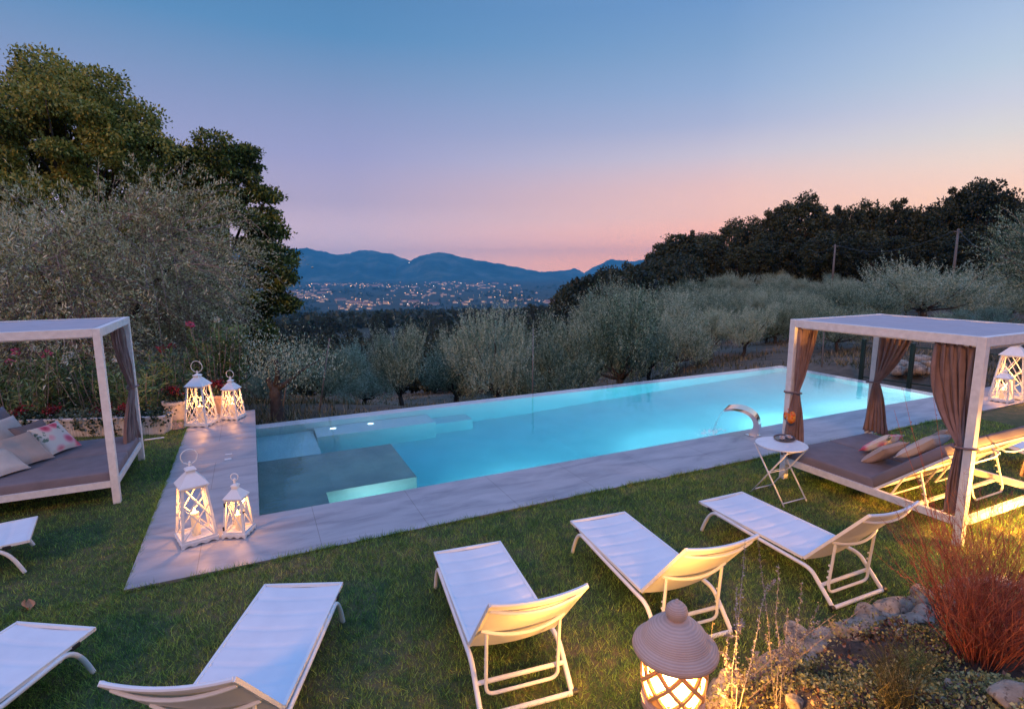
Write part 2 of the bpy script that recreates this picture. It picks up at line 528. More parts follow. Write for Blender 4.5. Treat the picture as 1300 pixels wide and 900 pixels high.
m = Mat('floral_cushion', 0.9, (0.7, 0.66, 0.6))
vo = m.n('ShaderNodeTexVoronoi'); vo.inputs['Scale'].default_value = 6.0; m.l(m.coord(), vo.inputs['Vector'])
fl = m.ramp(vo.outputs['Distance'], [(0.0, (0.50, 0.03, 0.08)), (0.28, (0.72, 0.16, 0.25)), (0.46, (0.80, 0.50, 0.52)), (0.58, (0.74, 0.70, 0.65))])
sel = m.n('ShaderNodeSeparateColor'); m.l(vo.outputs['Color'], sel.inputs[0])
on = m.math('GREATER_THAN', sel.outputs[0], 0.22)
lf = m.ramp(m.noise(13, 3), [(0.56, (0.74, 0.70, 0.64)), (0.60, (0.16, 0.24, 0.18))])
m.color(m.mixc(on, lf, fl)); M['floral'] = m.m

# thin clear pane: mostly see-through, with a little mirror at a slant
m = bpy.data.materials.new('clear_glass'); m.use_nodes = True
t = m.node_tree; t.nodes.clear()
o_ = t.nodes.new('ShaderNodeOutputMaterial'); a_ = t.nodes.new('ShaderNodeBsdfTransparent'); b_ = t.nodes.new('ShaderNodeBsdfGlossy'); b_.inputs['Roughness'].default_value = 0.03
lw = t.nodes.new('ShaderNodeLayerWeight'); lw.inputs[0].default_value = .5
pw = t.nodes.new('ShaderNodeMath'); pw.operation = 'POWER'; pw.inputs[1].default_value = 5.0; t.links.new(lw.outputs['Facing'], pw.inputs[0])
fr = t.nodes.new('ShaderNodeMath'); fr.operation = 'MULTIPLY_ADD'; fr.inputs[1].default_value = .75; fr.inputs[2].default_value = .04; t.links.new(pw.outputs[0], fr.inputs[0])
mx = t.nodes.new('ShaderNodeMixShader')
t.links.new(fr.outputs[0], mx.inputs[0]); t.links.new(a_.outputs[0], mx.inputs[1]); t.links.new(b_.outputs[0], mx.inputs[2]); t.links.new(mx.outputs[0], o_.inputs['Surface'])
M['glass'] = m
m = Mat('falling_water', 0.05, (0.9, 0.95, 1.0), spec=0.6); m.b.inputs['Transmission Weight'].default_value = 0.0; m.b.inputs['Alpha'].default_value = 0.42; M['fall'] = m.m
m = Mat('orange_drink', 0.15, (0.9, 0.16, 0.01)); m.b.inputs['Subsurface Weight'].default_value = 0.3
m.color(m.ramp(m.noise(45, 2), [(0.35, (0.9, 0.07, 0.01)), (0.5, (1.0, 0.26, 0.01)), (0.7, (1.0, 0.45, 0.08))])); M['drink'] = m.m
M['snack'] = simple('snack', (0.55, 0.33, 0.22), 0.8, 0.6, 45)
M['china'] = simple('china', (0.75, 0.74, 0.72), 0.3, 0.04)
M['trough'] = simple('trough_stone', (0.62, 0.57, 0.53), 0.85, 0.2, 7, 0.003, 60)
M['path'] = simple('path_tile', (0.42, 0.27, 0.21), 0.85, 0.2, 5, 0.003, 50)

# far ground
m = Mat('hill_ground', 0.95, (0.12, 0.09, 0.06))
geo = m.n('ShaderNodeNewGeometry').outputs['Position']
near = m.ramp(m.math('ADD', m.math('MULTIPLY', m.noise(0.12, 6, 0.65, geo), 0.6), m.math('MULTIPLY', m.noise(2.5, 5, 0.65, geo), 0.4)),
              [(0.36, (0.03, 0.035, 0.018)), (0.48, (0.08, 0.062, 0.04)), (0.62, (0.17, 0.125, 0.08))])
farc = m.ramp(m.noise(0.006, 8, 0.65, geo), [(0.35, (0.018, 0.03, 0.02)), (0.52, (0.03, 0.042, 0.026)), (0.68, (0.055, 0.06, 0.04))])
ln = m.n('ShaderNodeVectorMath', operation='LENGTH'); m.l(geo, ln.inputs[0])
mr = m.n('ShaderNodeMapRange'); mr.inputs['From Min'].default_value = 60; mr.inputs['From Max'].default_value = 220; m.l(ln.outputs['Value'], mr.inputs['Value'])
m.color(m.mixc(mr.outputs[0], near, farc)); m.bump(m.noise(14, 5, 0.7, geo), 0.7, 0.05); M['ground'] = m.m
m = Mat('mountain_wood', 0.95, (0.04, 0.06, 0.05))
geo = m.n('ShaderNodeNewGeometry').outputs['Position']
m.color(m.ramp(m.noise(0.0016, 8, 0.7, geo), [(0.38, (0.008, 0.02, 0.015)), (0.52, (0.04, 0.07, 0.05)), (0.64, (0.14, 0.15, 0.10))])); M['mountain'] = m.m  # tone contrast raised in the colour to stand in for relief shading

# ------------------------------------------------------------------ terrain
COLS = [-3000, -200, 0, 200, 350, 500, 650, 780, 900, 1050, 1200, 1400, 4000]
DIST = [0, 13, 16, 20, 30, 50, 80, 120, 160, 300, 600, 1200, 2900, 9500, 60000]
TAB = [
    [-.45] * 13,
    [-.30, -.30, -.30, -.35, -.45, -.5, -.5, -.5, -.5, -.5, -.5, -.5, -.5],
    [-.30, -.30, -.35, -.45, -.65, -.95, -1.1, -1.0, -.65, -.5, -.45, -.45, -.4],
    [-.2, -.3, -.5, -.9, -1.6, -2.3, -2.5, -2.2, -.8, -.4, -.3, -.3, 0],
    [0, -.5, -1, -2, -3.6, -4.8, -5, -4, -1.3, -.5, 0, 0, 1],
    [1, -1, -2, -5, -8, -9, -9, -6, -2.2, -1.3, -.9, -.7, 1],
    [3, -2, -4, -10, -14, -15, -13, -8, -3.0, -2.0, -1.5, -1.0, 2],
    [5, -3, -8, -17, -20, -20, -18, -9, -2.4, -1.0, -.5, 0, 3],
    [8, -5, -12, -21, -23, -23, -21, -11, 0, 2.0, 3.0, 3.5, 7],
    [10, -10, -20, -31, -33, -32, -30, -20, 1, 8, 10, 12, 25],
    [10, -25, -40, -51, -53, -52, -50, -42, -20, -4, 3, 6, 30],
    [20, -70, -85, -91, -93, -92, -91, -86, -70, -45, -30, -20, 30],
    [20, -190, -198, -200, -200, -200, -200, -200, -196, -170, -150, -140, 0],
    [0, -200, -200, -200, -200, -200, -200, -200, -200, -200, -200, -200, -100],
    [-200] * 13]
_ca = np.array([math.atan2(ray(c, 340).x, ray(c, 340).y) if -2500 < c < 3500 else (-PI if c < 0 else PI) for c in COLS])
_TAB = np.array(TAB, float); _LD = np.log(np.array(DIST, float) + 8)


def hgt_np(x, y):
    a = np.arctan2(x, y); d = np.hypot(x, y)
    ci = np.interp(a, _ca, np.arange(len(_ca))); di = np.interp(np.log(d + 8), _LD, np.arange(len(_LD)))
    c0 = np.clip(ci.astype(int), 0, len(_ca) - 2); d0 = np.clip(di.astype(int), 0, len(_LD) - 2)
    fc = ci - c0; fd = di - d0
    z = (_TAB[d0, c0] * (1 - fc) * (1 - fd) + _TAB[d0, c0 + 1] * fc * (1 - fd) + _TAB[d0 + 1, c0] * (1 - fc) * fd + _TAB[d0 + 1, c0 + 1] * fc * fd)
    amp = np.clip((d - 16) * 0.012, 0, 1.2)
    return z + amp * (np.sin(x * 0.21 + 1.3) * np.sin(y * 0.17 + .4) * .5 + np.sin(x * .063 + y * .05) * .6) \
        + np.clip((d - 15) * .02, 0, .06) * np.sin(x * 2.1) * np.sin(y * 1.7 + x)


def hgt(x, y):
    return float(hgt_np(np.array([x], float), np.array([y], float))[0])


ds = np.concatenate([np.arange(0.6, 26, 0.6), np.geomspace(26, 15900, 95)])
na = 420
aa = np.linspace(-PI, PI, na, endpoint=False)
D_, A_ = np.meshgrid(ds, aa, indexing='ij')
X_, Y_ = np.sin(A_) * D_, np.cos(A_) * D_
Z_ = hgt_np(X_, Y_)
U_, V_ = X_ * CA + Y_ * SA, -X_ * SA + Y_ * CA
# the ground lies well under the made-up garden and deeper under the pool shell
gard = (U_ > -13) & (U_ < 17.6) & (V_ > -14) & (V_ < 12.6)
Z_ = np.where(gard, np.minimum(Z_, -0.45), Z_)
Z_ = np.where((U_ > -1.3) & (U_ < 15.4) & (V_ > 6.2) & (V_ < 12.3), -2.2, Z_)
nr = len(ds)
idx = np.arange(nr * na).reshape(nr, na)
i00 = idx[:-1, :]; i01 = np.roll(idx, -1, 1)[:-1, :]; i10 = idx[1:, :]; i11 = np.roll(idx, -1, 1)[1:, :]
fc = np.stack([i00, i10, i11, i01], -1).reshape(-1, 4)
vv = np.stack([X_, Y_, Z_], -1).reshape(-1, 3)
vv = np.vstack([vv, [[0, 0, -0.45]]])
grd = np_mesh('ground', vv, fc, M['ground'], smooth=True)
tag(grd, kind='structure')

# mountains across the plain
def mountains(name, prof, d0, d1, seed, zb=-203):
    rng = np.random.default_rng(seed)
    px = np.arange(prof[0][0], prof[-1][0] + 1, 3.0)
    py = np.interp(px, [p[0] for p in prof], [p[1] for p in prof])
    k = np.arange(len(px))
    py = py + 0.5 * np.sin(k * .9 + seed) + .35 * np.sin(k * 2.3)
    rows = 34
    vs = np.zeros((rows, len(px), 3))
    for i, (x, y) in enumerate(zip(px, py)):
        r = ray(x, 340); h = Vector((r.x, r.y)).normalized()
        q = ray(x, y); sl = q.z / math.hypot(q.x, q.y)
        zt = 3 + sl * d1
        for j in range(rows):
            if j < 26:
                t_ = j / 25; d = d0 + (d1 - d0) * t_
                e = t_ ** 1.25
                sp = math.sin(x * .055 + 2.2 * math.sin(x * .017 + seed) + t_ * 2.0) * .13 + math.sin(x * .14 + t_ * 3 + seed) * .07 + math.sin(x * .31 - t_ * 4) * .03
                z = zb + (zt - zb) * max(0, e + sp * math.sin(PI * t_))
            else:
                t_ = (j - 25) / 8; d = d1 + t_ * 2000; z = zt + (zb - zt) * t_
            vs[j, i] = (h.x * d, h.y * d, z)
    n_ = len(px); ii = np.arange(rows * n_).reshape(rows, n_)
    f = np.stack([ii[:-1, :-1], ii[:-1, 1:], ii[1:, 1:], ii[1:, :-1]], -1).reshape(-1, 4)
    o = np_mesh(name, vs.reshape(-1, 3), f, M['mountain'], smooth=True)
    return tag(o, kind='structure')


mountains('mountain', [(-500, 322), (-200, 312), (0, 318), (150, 310), (260, 316), (350, 317), (390, 315), (432, 324), (464, 317), (500, 323), (520, 331), (545, 338), (570, 346), (600, 356)], 9800, 12500, 1)
mountains('mountain', [(470, 356), (500, 342), (520, 331), (540, 323), (562, 320), (592, 328), (640, 336), (684, 345), (712, 345), (730, 350), (760, 358)], 9300, 11300, 5)
mountains('mountain', [(640, 357), (684, 346), (712, 344), (730, 341), (742, 346), (756, 338), (776, 329), (800, 332), (840, 327), (900, 330), (1000, 322), (1200, 326), (1500, 320), (1900, 330)], 10600, 13000, 9)

# ------------------------------------------------------------------ pool deck, pool, water
def pool_obj(mb, name, mat, parent=None, smooth=False):
    o = mb.build(name, mat, parent, smooth)
    if parent is None: o.rotation_euler = (0, 0, YAW)
    return o


PU0, PU1, PV0, PV1 = -0.10, 14.50, 7.12, 11.42      # water
d = MB()
# near strip, left strip: slabs 6 cm thick standing 2 cm above the lawn
d.box(((-1.29 + 19.5) / 2, (5.93 + PV0) / 2, -0.06), (19.5 + 1.29, PV0 - 5.93, 0.12))
d.box(((-1.29 + PU0) / 2, (PV0 + 12.85) / 2, -0.06), (PU0 + 1.29, 12.85 - PV0 - 0.0, 0.12))
dk = pool_obj(d, 'pool_deck', M['deck']); tag(dk, kind='structure')

pool = empty('swimming_pool', P(7.2, 9.27, -1.5), YAW)
tag(pool, 'long infinity pool glowing turquoise beside the grey stone deck', 'swimming pool')


def pl(u, v, z): return (u - 7.2, v - 9.27, z + 1.5)


FZ = -1.45
b = MB()
def quad(b, pts): b.add([Vector(pl(*p)) for p in pts], [(0, 1, 2, 3)])
quad(b, [(PU0, PV0, FZ), (5.5, PV0, FZ), (5.5, PV1, FZ), (PU0, PV1, FZ)])
quad(b, [(5.5, PV0, FZ), (PU1, PV0, -.62), (PU1, PV1, -.62), (5.5, PV1, FZ)])
quad(b, [(PU0, PV0, FZ), (PU0, PV0, -0.12), (PU1, PV0, -0.12), (PU1, PV0, FZ)])
quad(b, [(PU0, PV0, FZ), (PU0, PV1, FZ), (PU0, PV1, -0.12), (PU0, PV0, -0.12)])
b.build('basin', M['plaster'], pool)
e = MB()
def pbox(mb, u0, u1, v0, v1, z0, z1):
    c = pl((u0 + u1) / 2, (v0 + v1) / 2, (z0 + z1) / 2)
    mb.box(c, (u1 - u0, v1 - v0, z1 - z0))
pbox(e, PU0 - .35, PU1 + .35, PV1, PV1 + .32, -2.1, -0.058)
pbox(e, PU1, PU1 + .35, PV0 - .9, PV1, -2.1, -0.058)
e.build('overflow_wall', M['plaster'], pool)
e = MB(); pbox(e, PU0 + .002, 2.12, 7.98, 9.72, FZ, -0.40); pbox(e, PU0 + .002, 0.78, PV0 + .002, 7.978, FZ, -0.40)
e.build('sun_shelf', M['pool_tile'], pool)
e = MB(); pbox(e, 0.95, 3.3, 10.75, PV1 - .002, FZ, -0.45)
e.build('bench', M['plaster'], pool)
e = MB(); pbox(e, PU0 + .002, 0.93, 9.95, PV1 - .002, FZ, -0.62)
e.build('step', M['plaster'], pool)
e = MB(); pbox(e, 3.302, 4.2, 10.95, PV1 - .002, FZ, -0.80)
e.build('step', M['plaster'], pool)
for u_, v_ in ((0.95 + .35, 11.22), (2.05, 11.22)):
    e = MB(); e.lathe([(0.0, 0.0), (0.06, 0.0), (0.06, .012), (0, .02)], 16, pl(u_, v_, -0.45), False)
    e.build('underwater_lamp', M['pool_lamp'], pool)
lamps = [(1.45, PV0 + .03, -.85, 20, (0, 1)), (4.0, PV0 + .03, -.75, 34, (0, 1)), (7.2, PV0 + .03, -.7, 84, (0, 1)),
         (10.0, PV0 + .03, -.55, 90, (0, 1)), (12.2, PV0 + .03, -.40, 50, (0, 1)), (13.8, PV0 + .03, -.36, 36, (0, 1))]
for u_, v_, z_, w_, dr in lamps:
    e = MB(); e.lathe([(0, 0), (0.11, 0), (0.12, .015), (0, .03)], 16, (0, 0, 0), False)
    lo = e.build('underwater_lamp', M['pool_lamp'], pool)
    dv = Vector((dr[0], dr[1], 0)); lo.location = Vector(pl(u_, v_, z_)) - dv * .02
    lo.rotation_euler = dv.to_track_quat('Z', 'Y').to_euler()
    L = bpy.data.lights.new('underwater_light', 'AREA'); L.shape = 'DISK'; L.size = .22; L.energy = w_; L.color = (0.92, 0.98, 1.0)
    lt = link(bpy.data.objects.new('underwater_light', L)); lt.parent = pool
    lt.location = Vector(pl(u_, v_, z_)) + dv * .03; lt.rotation_euler = (dv + Vector((0, 0, -.12))).to_track_quat('-Z', 'Y').to_euler()

wt = MB()
wt.grid(lambda a, c: Vector((PU0 + .001 + (PU1 + .34 - PU0) * a, PV0 + .001 + (PV1 + .31 - PV0) * c, -0.05)), 30, 10)
wo = pool_obj(wt, 'water', M['water'], None, True); tag(wo, kind='structure')

# small square deck fittings
for i, v_ in enumerate((9.83, 9.57)):
    e = MB(); e.box((0, 0, .004), (.10, .05 + .03 * i, .008), bev=.003)
    o = e.build('deck_fitting', M['china']); o.location = P(-0.52, v_, 0.001); o.rotation_euler = (0, 0, YAW)
    tag(o, ['slim white fitting set in the deck, the one farther from the small lantern', 'larger white fitting set in the deck, nearer the small lantern'][i], 'deck fitting', 'fittings in the deck')

# ------------------------------------------------------------------ lawn, bank
def bank_edge(u):
    """v of the stone edging between lawn and bank at u"""
    return float(np.interp(u, [-3, -.5, .4, 1.0, 1.6, 2.2, 2.8, 4.0, 5.4, 7, 9, 14], [-3.4, -1.0, .1, 1.0, 1.75, 2.2, 2.42, 2.46, 2.40, 1.9, 1.4, .8]))


def bank_z(u, v):
    dd = bank_edge(u) - v
    if dd < -.12: return -.3
    z = 0.12 + 0.50 * max(0, dd) + .05 * math.sin(u * 5.1 + v * 3) * min(1, dd * 2) + .03 * math.sin(u * 11 - v * 9)
    return min(z, 1.36 + .03 * math.sin(u * 3) * math.sin(v * 4))


lw = MB()
def lz(u, v): return -0.022 + .012 * math.sin(u * 1.7) * math.sin(v * 1.3) - (.25 if v > 12.6 else 0)
def lawn_rect(u0, u1, v0, v1):
    lw.grid(lambda a, c: Vector((u0 + (u1 - u0) * a, v0 + (v1 - v0) * c, lz(u0 + (u1 - u0) * a, v0 + (v1 - v0) * c))), max(2, int((u1 - u0) * 2)), max(2, int((v1 - v0) * 2)))
lawn_rect(-13, 17.5, -6, 5.95)
lawn_rect(-13, -1.27, 5.95, 12.9)
lo = pool_obj(lw, 'lawn', M['lawn'], None, True); tag(lo, kind='structure')

rng = np.random.default_rng(11)
def blades(u, v, h, w):
    n_ = len(u)
    x = u * CA - v * SA; y = u * SA + v * CA
    z = -0.024 + .012 * np.sin(u * 1.7) * np.sin(v * 1.3)
    th = rng.uniform(0, 2 * PI, n_); lean = rng.uniform(0.1, 1.3, n_); la = rng.uniform(0, 2 * PI, n_)
    base = np.stack([x, y, z], -1)
    side = np.stack([np.cos(th), np.sin(th), np.zeros(n_)], -1) * (w / 2)[:, None]
    tip = base + np.stack([np.cos(la) * lean * h, np.sin(la) * lean * h, h], -1)
    vs = np.stack([base - side, base + side, tip], 1).reshape(-1, 3)
    return vs
allv = []
def sow(u0, u1, v0, v1, dens, hs, ws):
    n_ = int((u1 - u0) * (v1 - v0) * dens)
    u = rng.uniform(u0, u1, n_); v = rng.uniform(v0, v1, n_)
    be = np.interp(u, [-3, -.5, .4, 1.0, 1.6, 2.2, 2.8, 4.0, 5.4, 7, 9, 14], [-3.4, -1.0, .1, 1.0, 1.75, 2.2, 2.42, 2.46, 2.40, 1.9, 1.4, .8])
    x = u * CA - v * SA; y = u * SA + v * CA
    k = (v > be - .05) & (np.abs(x) < y * 1.05 + 1.5) & (y > .6)
    k &= ~((u > -1.295) & (v > 5.925))
    clump = .65 + .75 * np.sin(u * 9 + np.sin(v * 7) * 2) * np.sin(v * 8 + np.sin(u * 5) * 2)
    u, v, clump = u[k], v[k], clump[k]
    h = rng.uniform(*hs, len(u)) * (.7 + .3 * clump); w = rng.uniform(*ws, len(u))
    allv.append(blades(u, v, h, w))
sow(-3.2, 7.4, 1.0, 5.94, 4600, (.025, .066), (.0035, .0075))
sow(-7.5, -1.28, 4.2, 8.5, 3200, (.025, .055), (.004, .008))
sow(-7.5, -1.28, 8.5, 12.8, 2400, (.03, .055), (.005, .010))
sow(7.4, 13, 1.0, 5.93, 1900, (.03, .055), (.006, .010))
def fringe(n_, fu, fv):
    t_ = rng.uniform(0, 1, n_); t_ = t_[np.sin(t_ * 170) * np.sin(t_ * 61) + rng.normal(size=n_) * .5 > -.1]
    u = fu(t_) + rng.normal(size=len(t_)) * .004; v = fv(t_) + rng.normal(size=len(t_)) * .004
    allv.append(blades(u, v, rng.uniform(.03, .085, len(t_)), rng.uniform(.004, .008, len(t_))))
fringe(11000, lambda t: -1.3 + 15 * t, lambda t: 5.922 + 0 * t)
fringe(6000, lambda t: -1.298 + 0 * t, lambda t: 5.93 + 6.9 * t)
gv = np.concatenate(allv)
go = np_mesh('grass', gv, np.arange(len(gv)).reshape(-1, 3), M['grass'])
tag(go, 'short mown green lawn with brownish dry patches', 'grass', kind='stuff')

bk = MB()
def bkf(a, c):
    u = -4 + 15 * a; ed = bank_edge(u); v = ed + .10 - (ed + 14) * (c ** 1.9)
    return Vector((u, v, bank_z(u, v)))
bk.grid(bkf, 150, 46, True)
bo = pool_obj(bk, 'garden_bank', M['soil'], None, True); tag(bo, kind='structure')

# ------------------------------------------------------------------ stones
def rock_geo(seed, size, sub=3, rough=.22):
    bm = bmesh.new()
    bmesh.ops.create_icosphere(bm, subdivisions=sub, radius=1)
    rs = np.random.default_rng(seed)
    ph = rs.uniform(0, 6.28, (6, 3)); fr = rs.uniform(1.0, 4.2, (6, 3))
    cuts = [(Vector(rs.normal(size=3)).normalized(), rs.uniform(.55, .9)) for _ in range(7)]
    vs = []
    for v in bm.verts:
        p = v.co.normalized()
        k = 1 + sum(math.sin(fr[i, 0] * p.x + ph[i, 0]) * math.sin(fr[i, 1] * p.y + ph[i, 1]) * math.sin(fr[i, 2] * p.z + ph[i, 2]) for i in range(6)) * rough
        q = p * k
        for n_, c_ in cuts:
            dd = q.dot(n_) - c_
            if dd > 0: q -= n_ * dd * .85
        vs.append(Vector((q.x * size[0], q.y * size[1], q.z * size[2])))
    fs = [[v.index for v in f.verts] for f in bm.faces]
    bm.free()
    return vs, fs


rr = random.Random(4)
ed = MB()
u = 0.6; k = 0
while u < 11:
    w_ = rr.uniform(.15, .36)
    uc = u + w_ / 2; vc = bank_edge(uc)
    sl = (bank_edge(uc + .05) - bank_edge(uc - .05)) / .1
    rot = Matrix.Rotation(math.atan(sl) + rr.uniform(-.15, .15), 3, 'Z') @ Matrix.Rotation(rr.uniform(-.12, .12), 3, 'X')
    vs, fs = rock_geo(100 + k, (w_ * .74, rr.uniform(.10, .17), rr.uniform(.07, .13)), 4, .40)
    c_ = Vector((uc, vc + rr.uniform(-.03, .02), rr.uniform(.10, .15)))
    ed.add([rot @ v + c_ for v in vs], fs)
    if rr.random() < .75:
        vs, fs = rock_geo(300 + k, (w_ * .6, rr.uniform(.09, .14), rr.uniform(.045, .075)), 3, .28)
        c_ = Vector((uc + rr.uniform(-.1, .1), vc - rr.uniform(.12, .22), rr.uniform(.2, .28)))
        ed.add([rot @ v + c_ for v in vs], fs)
    du = w_ * .82 / math.hypot(1, sl); u += du; k += 1
eo = pool_obj(ed, 'stone_edging', M['stone'], None, True)
tag(eo, 'rough stone edging along the lawn at the foot of the bank', 'stone wall')

for i, (px, py, s_, lab) in enumerate([
        (1290, 893, .13, 'big pale boulder at the lower right corner of the bank'),
        (1214, 878, .065, 'rounded brown stone on the dark soil below the red bush'),
        (1196, 893, .05, 'small dark stone beside the rounded brown one'),
        (1243, 862, .045, 'small pinkish stone at the foot of the red bush'),
        (1168, 755, .10, 'grey stone at the top end of the edging near the red bush'),
        (1145, 805, .05, 'small pale stone among the dry ground cover'),
        (1010, 893, .07, 'pale yellow lit stone behind the terracotta lamp')]):
    # walk along the sight line to the bank
    r_ = ray(px, py); t_ = 1.0 / 698
    for st in range(4000):
        q = CAM + r_ * t_
        uu, v2 = q.x * CA + q.y * SA, -q.x * SA + q.y * CA
        if q.z <= bank_z(uu, v2): break
        t_ += .01 / 698
    vs, fs = rock_geo(500 + i, (s_, s_ * .85, s_ * .65), 3, .18)
    b = MB(); b.add(vs, fs)
    o = b.build('stone', M['stone'], None, True); o.location = q + Vector((0, 0, s_ * .2)); o.rotation_euler = (0, 0, i * 1.3)
    tag(o, lab, 'stone', 'stones on the bank')


def bank_hit(px, py):
    r_ = ray(px, py); t_ = 1.0 / 698
    for st in range(6000):
        q = CAM + r_ * t_
        uu, v2 = q.x * CA + q.y * SA, -q.x * SA + q.y * CA
        if q.z <= bank_z(uu, v2) or q.z < 0: return q
        t_ += .01 / 698
    return q


# ------------------------------------------------------------------ terracotta garden lamps
def garden_lamp(label, loc, power, rz=0):
    root = empty('garden_lamp', loc, rz)
    tag(root, label, 'garden lamp', 'terracotta garden lamps')
    b = MB()
    b.lathe([(0, -.16), (.13, -.16), (.135, -.02), (.15, 0.0), (.15, .03), (.125, .05), (.12, .06), (0, .06)], 32)
    b.build('base', M['terracotta'], root, True, 40)
    # lattice body: crossing bands on a barrel
    lt = MB(); n_ = 8
    rad = lambda t: .122 + .026 * math.sin(PI * (0.15 + .8 * t))
    for s_ in (1, -1):
        for k in range(n_):
            pts = []
            for i in range(13):
                t_ = i / 12; a_ = 2 * PI * k / n_ + s_ * t_ * 1.5
                pts.append((rad(t_) * math.cos(a_), rad(t_) * math.sin(a_), .06 + .24 * t_))
            lt.tube(pts, .0115, 6)
    for z_ in (.065, .295):
        lt.lathe([(.10, z_ - .02), (.128, z_ - .02), (.132, z_), (.128, z_ + .02), (.10, z_ + .02)], 32, cap=False)
    lt.build('lattice', M['lattice'], root, True, 50)
    h = MB()
    h.lathe([(0, .29), (.10, .295), (.185, .288), (.197, .292), (.200, .303), (.196, .318), (.172, .338), (.160, .346), (.153, .362), (.135, .392), (.10, .425), (.055, .447), (.035, .452), (.034, .458)], 48)
    ho = h.build('hood', M['terracotta'], root, True, 60)
    kn = MB(); kn.lathe([(.030, .452), (.047, .466), (.053, .488), (.047, .512), (.030, .53), (.012, .538), (.006, .55), (0, .553)], 24)
    kn.build('knob', M['terracotta'], ho, True)
    g = MB(); g.lathe([(0, .062), (.05, .062), (.062, .10), (.066, .17), (.055, .24), (.03, .27), (0, .275)], 24)
    g.build('glowing_globe', M['bulb'], root, True, 60)
    L = bpy.data.lights.new('lamp_light', 'POINT'); L.energy = power; L.color = (1.0, .43, .07); L.shadow_soft_size = .02
    for k in range(5):
        lo_ = link(bpy.data.objects.new('lamp_light', L)); lo_.parent = root
        a_ = .3 + k * 2 * PI / 5
        lo_.location = (.090 * math.cos(a_), .090 * math.sin(a_), .17)
    return root


r_ = ray(857, 818); t_ = 3.2 / 698.4
q = CAM + r_ * t_
gl_ = garden_lamp('terracotta lamp with a knobbed hood and glowing lattice body at the foot of the photo', (q.x, q.y, q.z - .384), 54, .35)
gl_.scale = (1.22,) * 3
pr_ = MB(); rs = random.Random(2)
for i in range(2):
    vs, fs = rock_geo(640 + i, (.26, .24, .13), 3, .12)
    pr_.add([v + Vector((rs.uniform(-.02, .02), rs.uniform(-.02, .02), -.20 - .095 - .19 * i)) for v in vs], fs)
po_ = pr_.build('stone_pier', M['stone'], None, True); po_.location = (q.x, q.y, q.z - .384)
tag(po_, 'rough pier of stacked stones under the terracotta lamp', 'stone pier')
for (uu_, vv_, zz_, lab_) in ((7.75, 2.3, .36, 'rough stone block under the lamp beside the large daybed'),):
    pr_ = MB(); vs, fs = rock_geo(651, (.22, .22, .26), 3, .12); pr_.add(vs, fs)
    o = pr_.build('stone_pier', M['stone'], None, True); o.location = P(uu_, vv_, zz_ - .40); tag(o, lab_, 'stone pier')
q2 = P(7.75, 2.3, .36)
garden_lamp('terracotta lattice lamp beside the post of the large daybed, lighting the lawn yellow', q2, 330, .1)

# ------------------------------------------------------------------ sun loungers
def arc(p0, p1, p2, n=6):
    p0, p1, p2 = Vector(p0), Vector(p1), Vector(p2)
    return [(1 - t) ** 2 * p0 + 2 * t * (1 - t) * p1 + t * t * p2 for t in [i / n for i in range(n + 1)]]


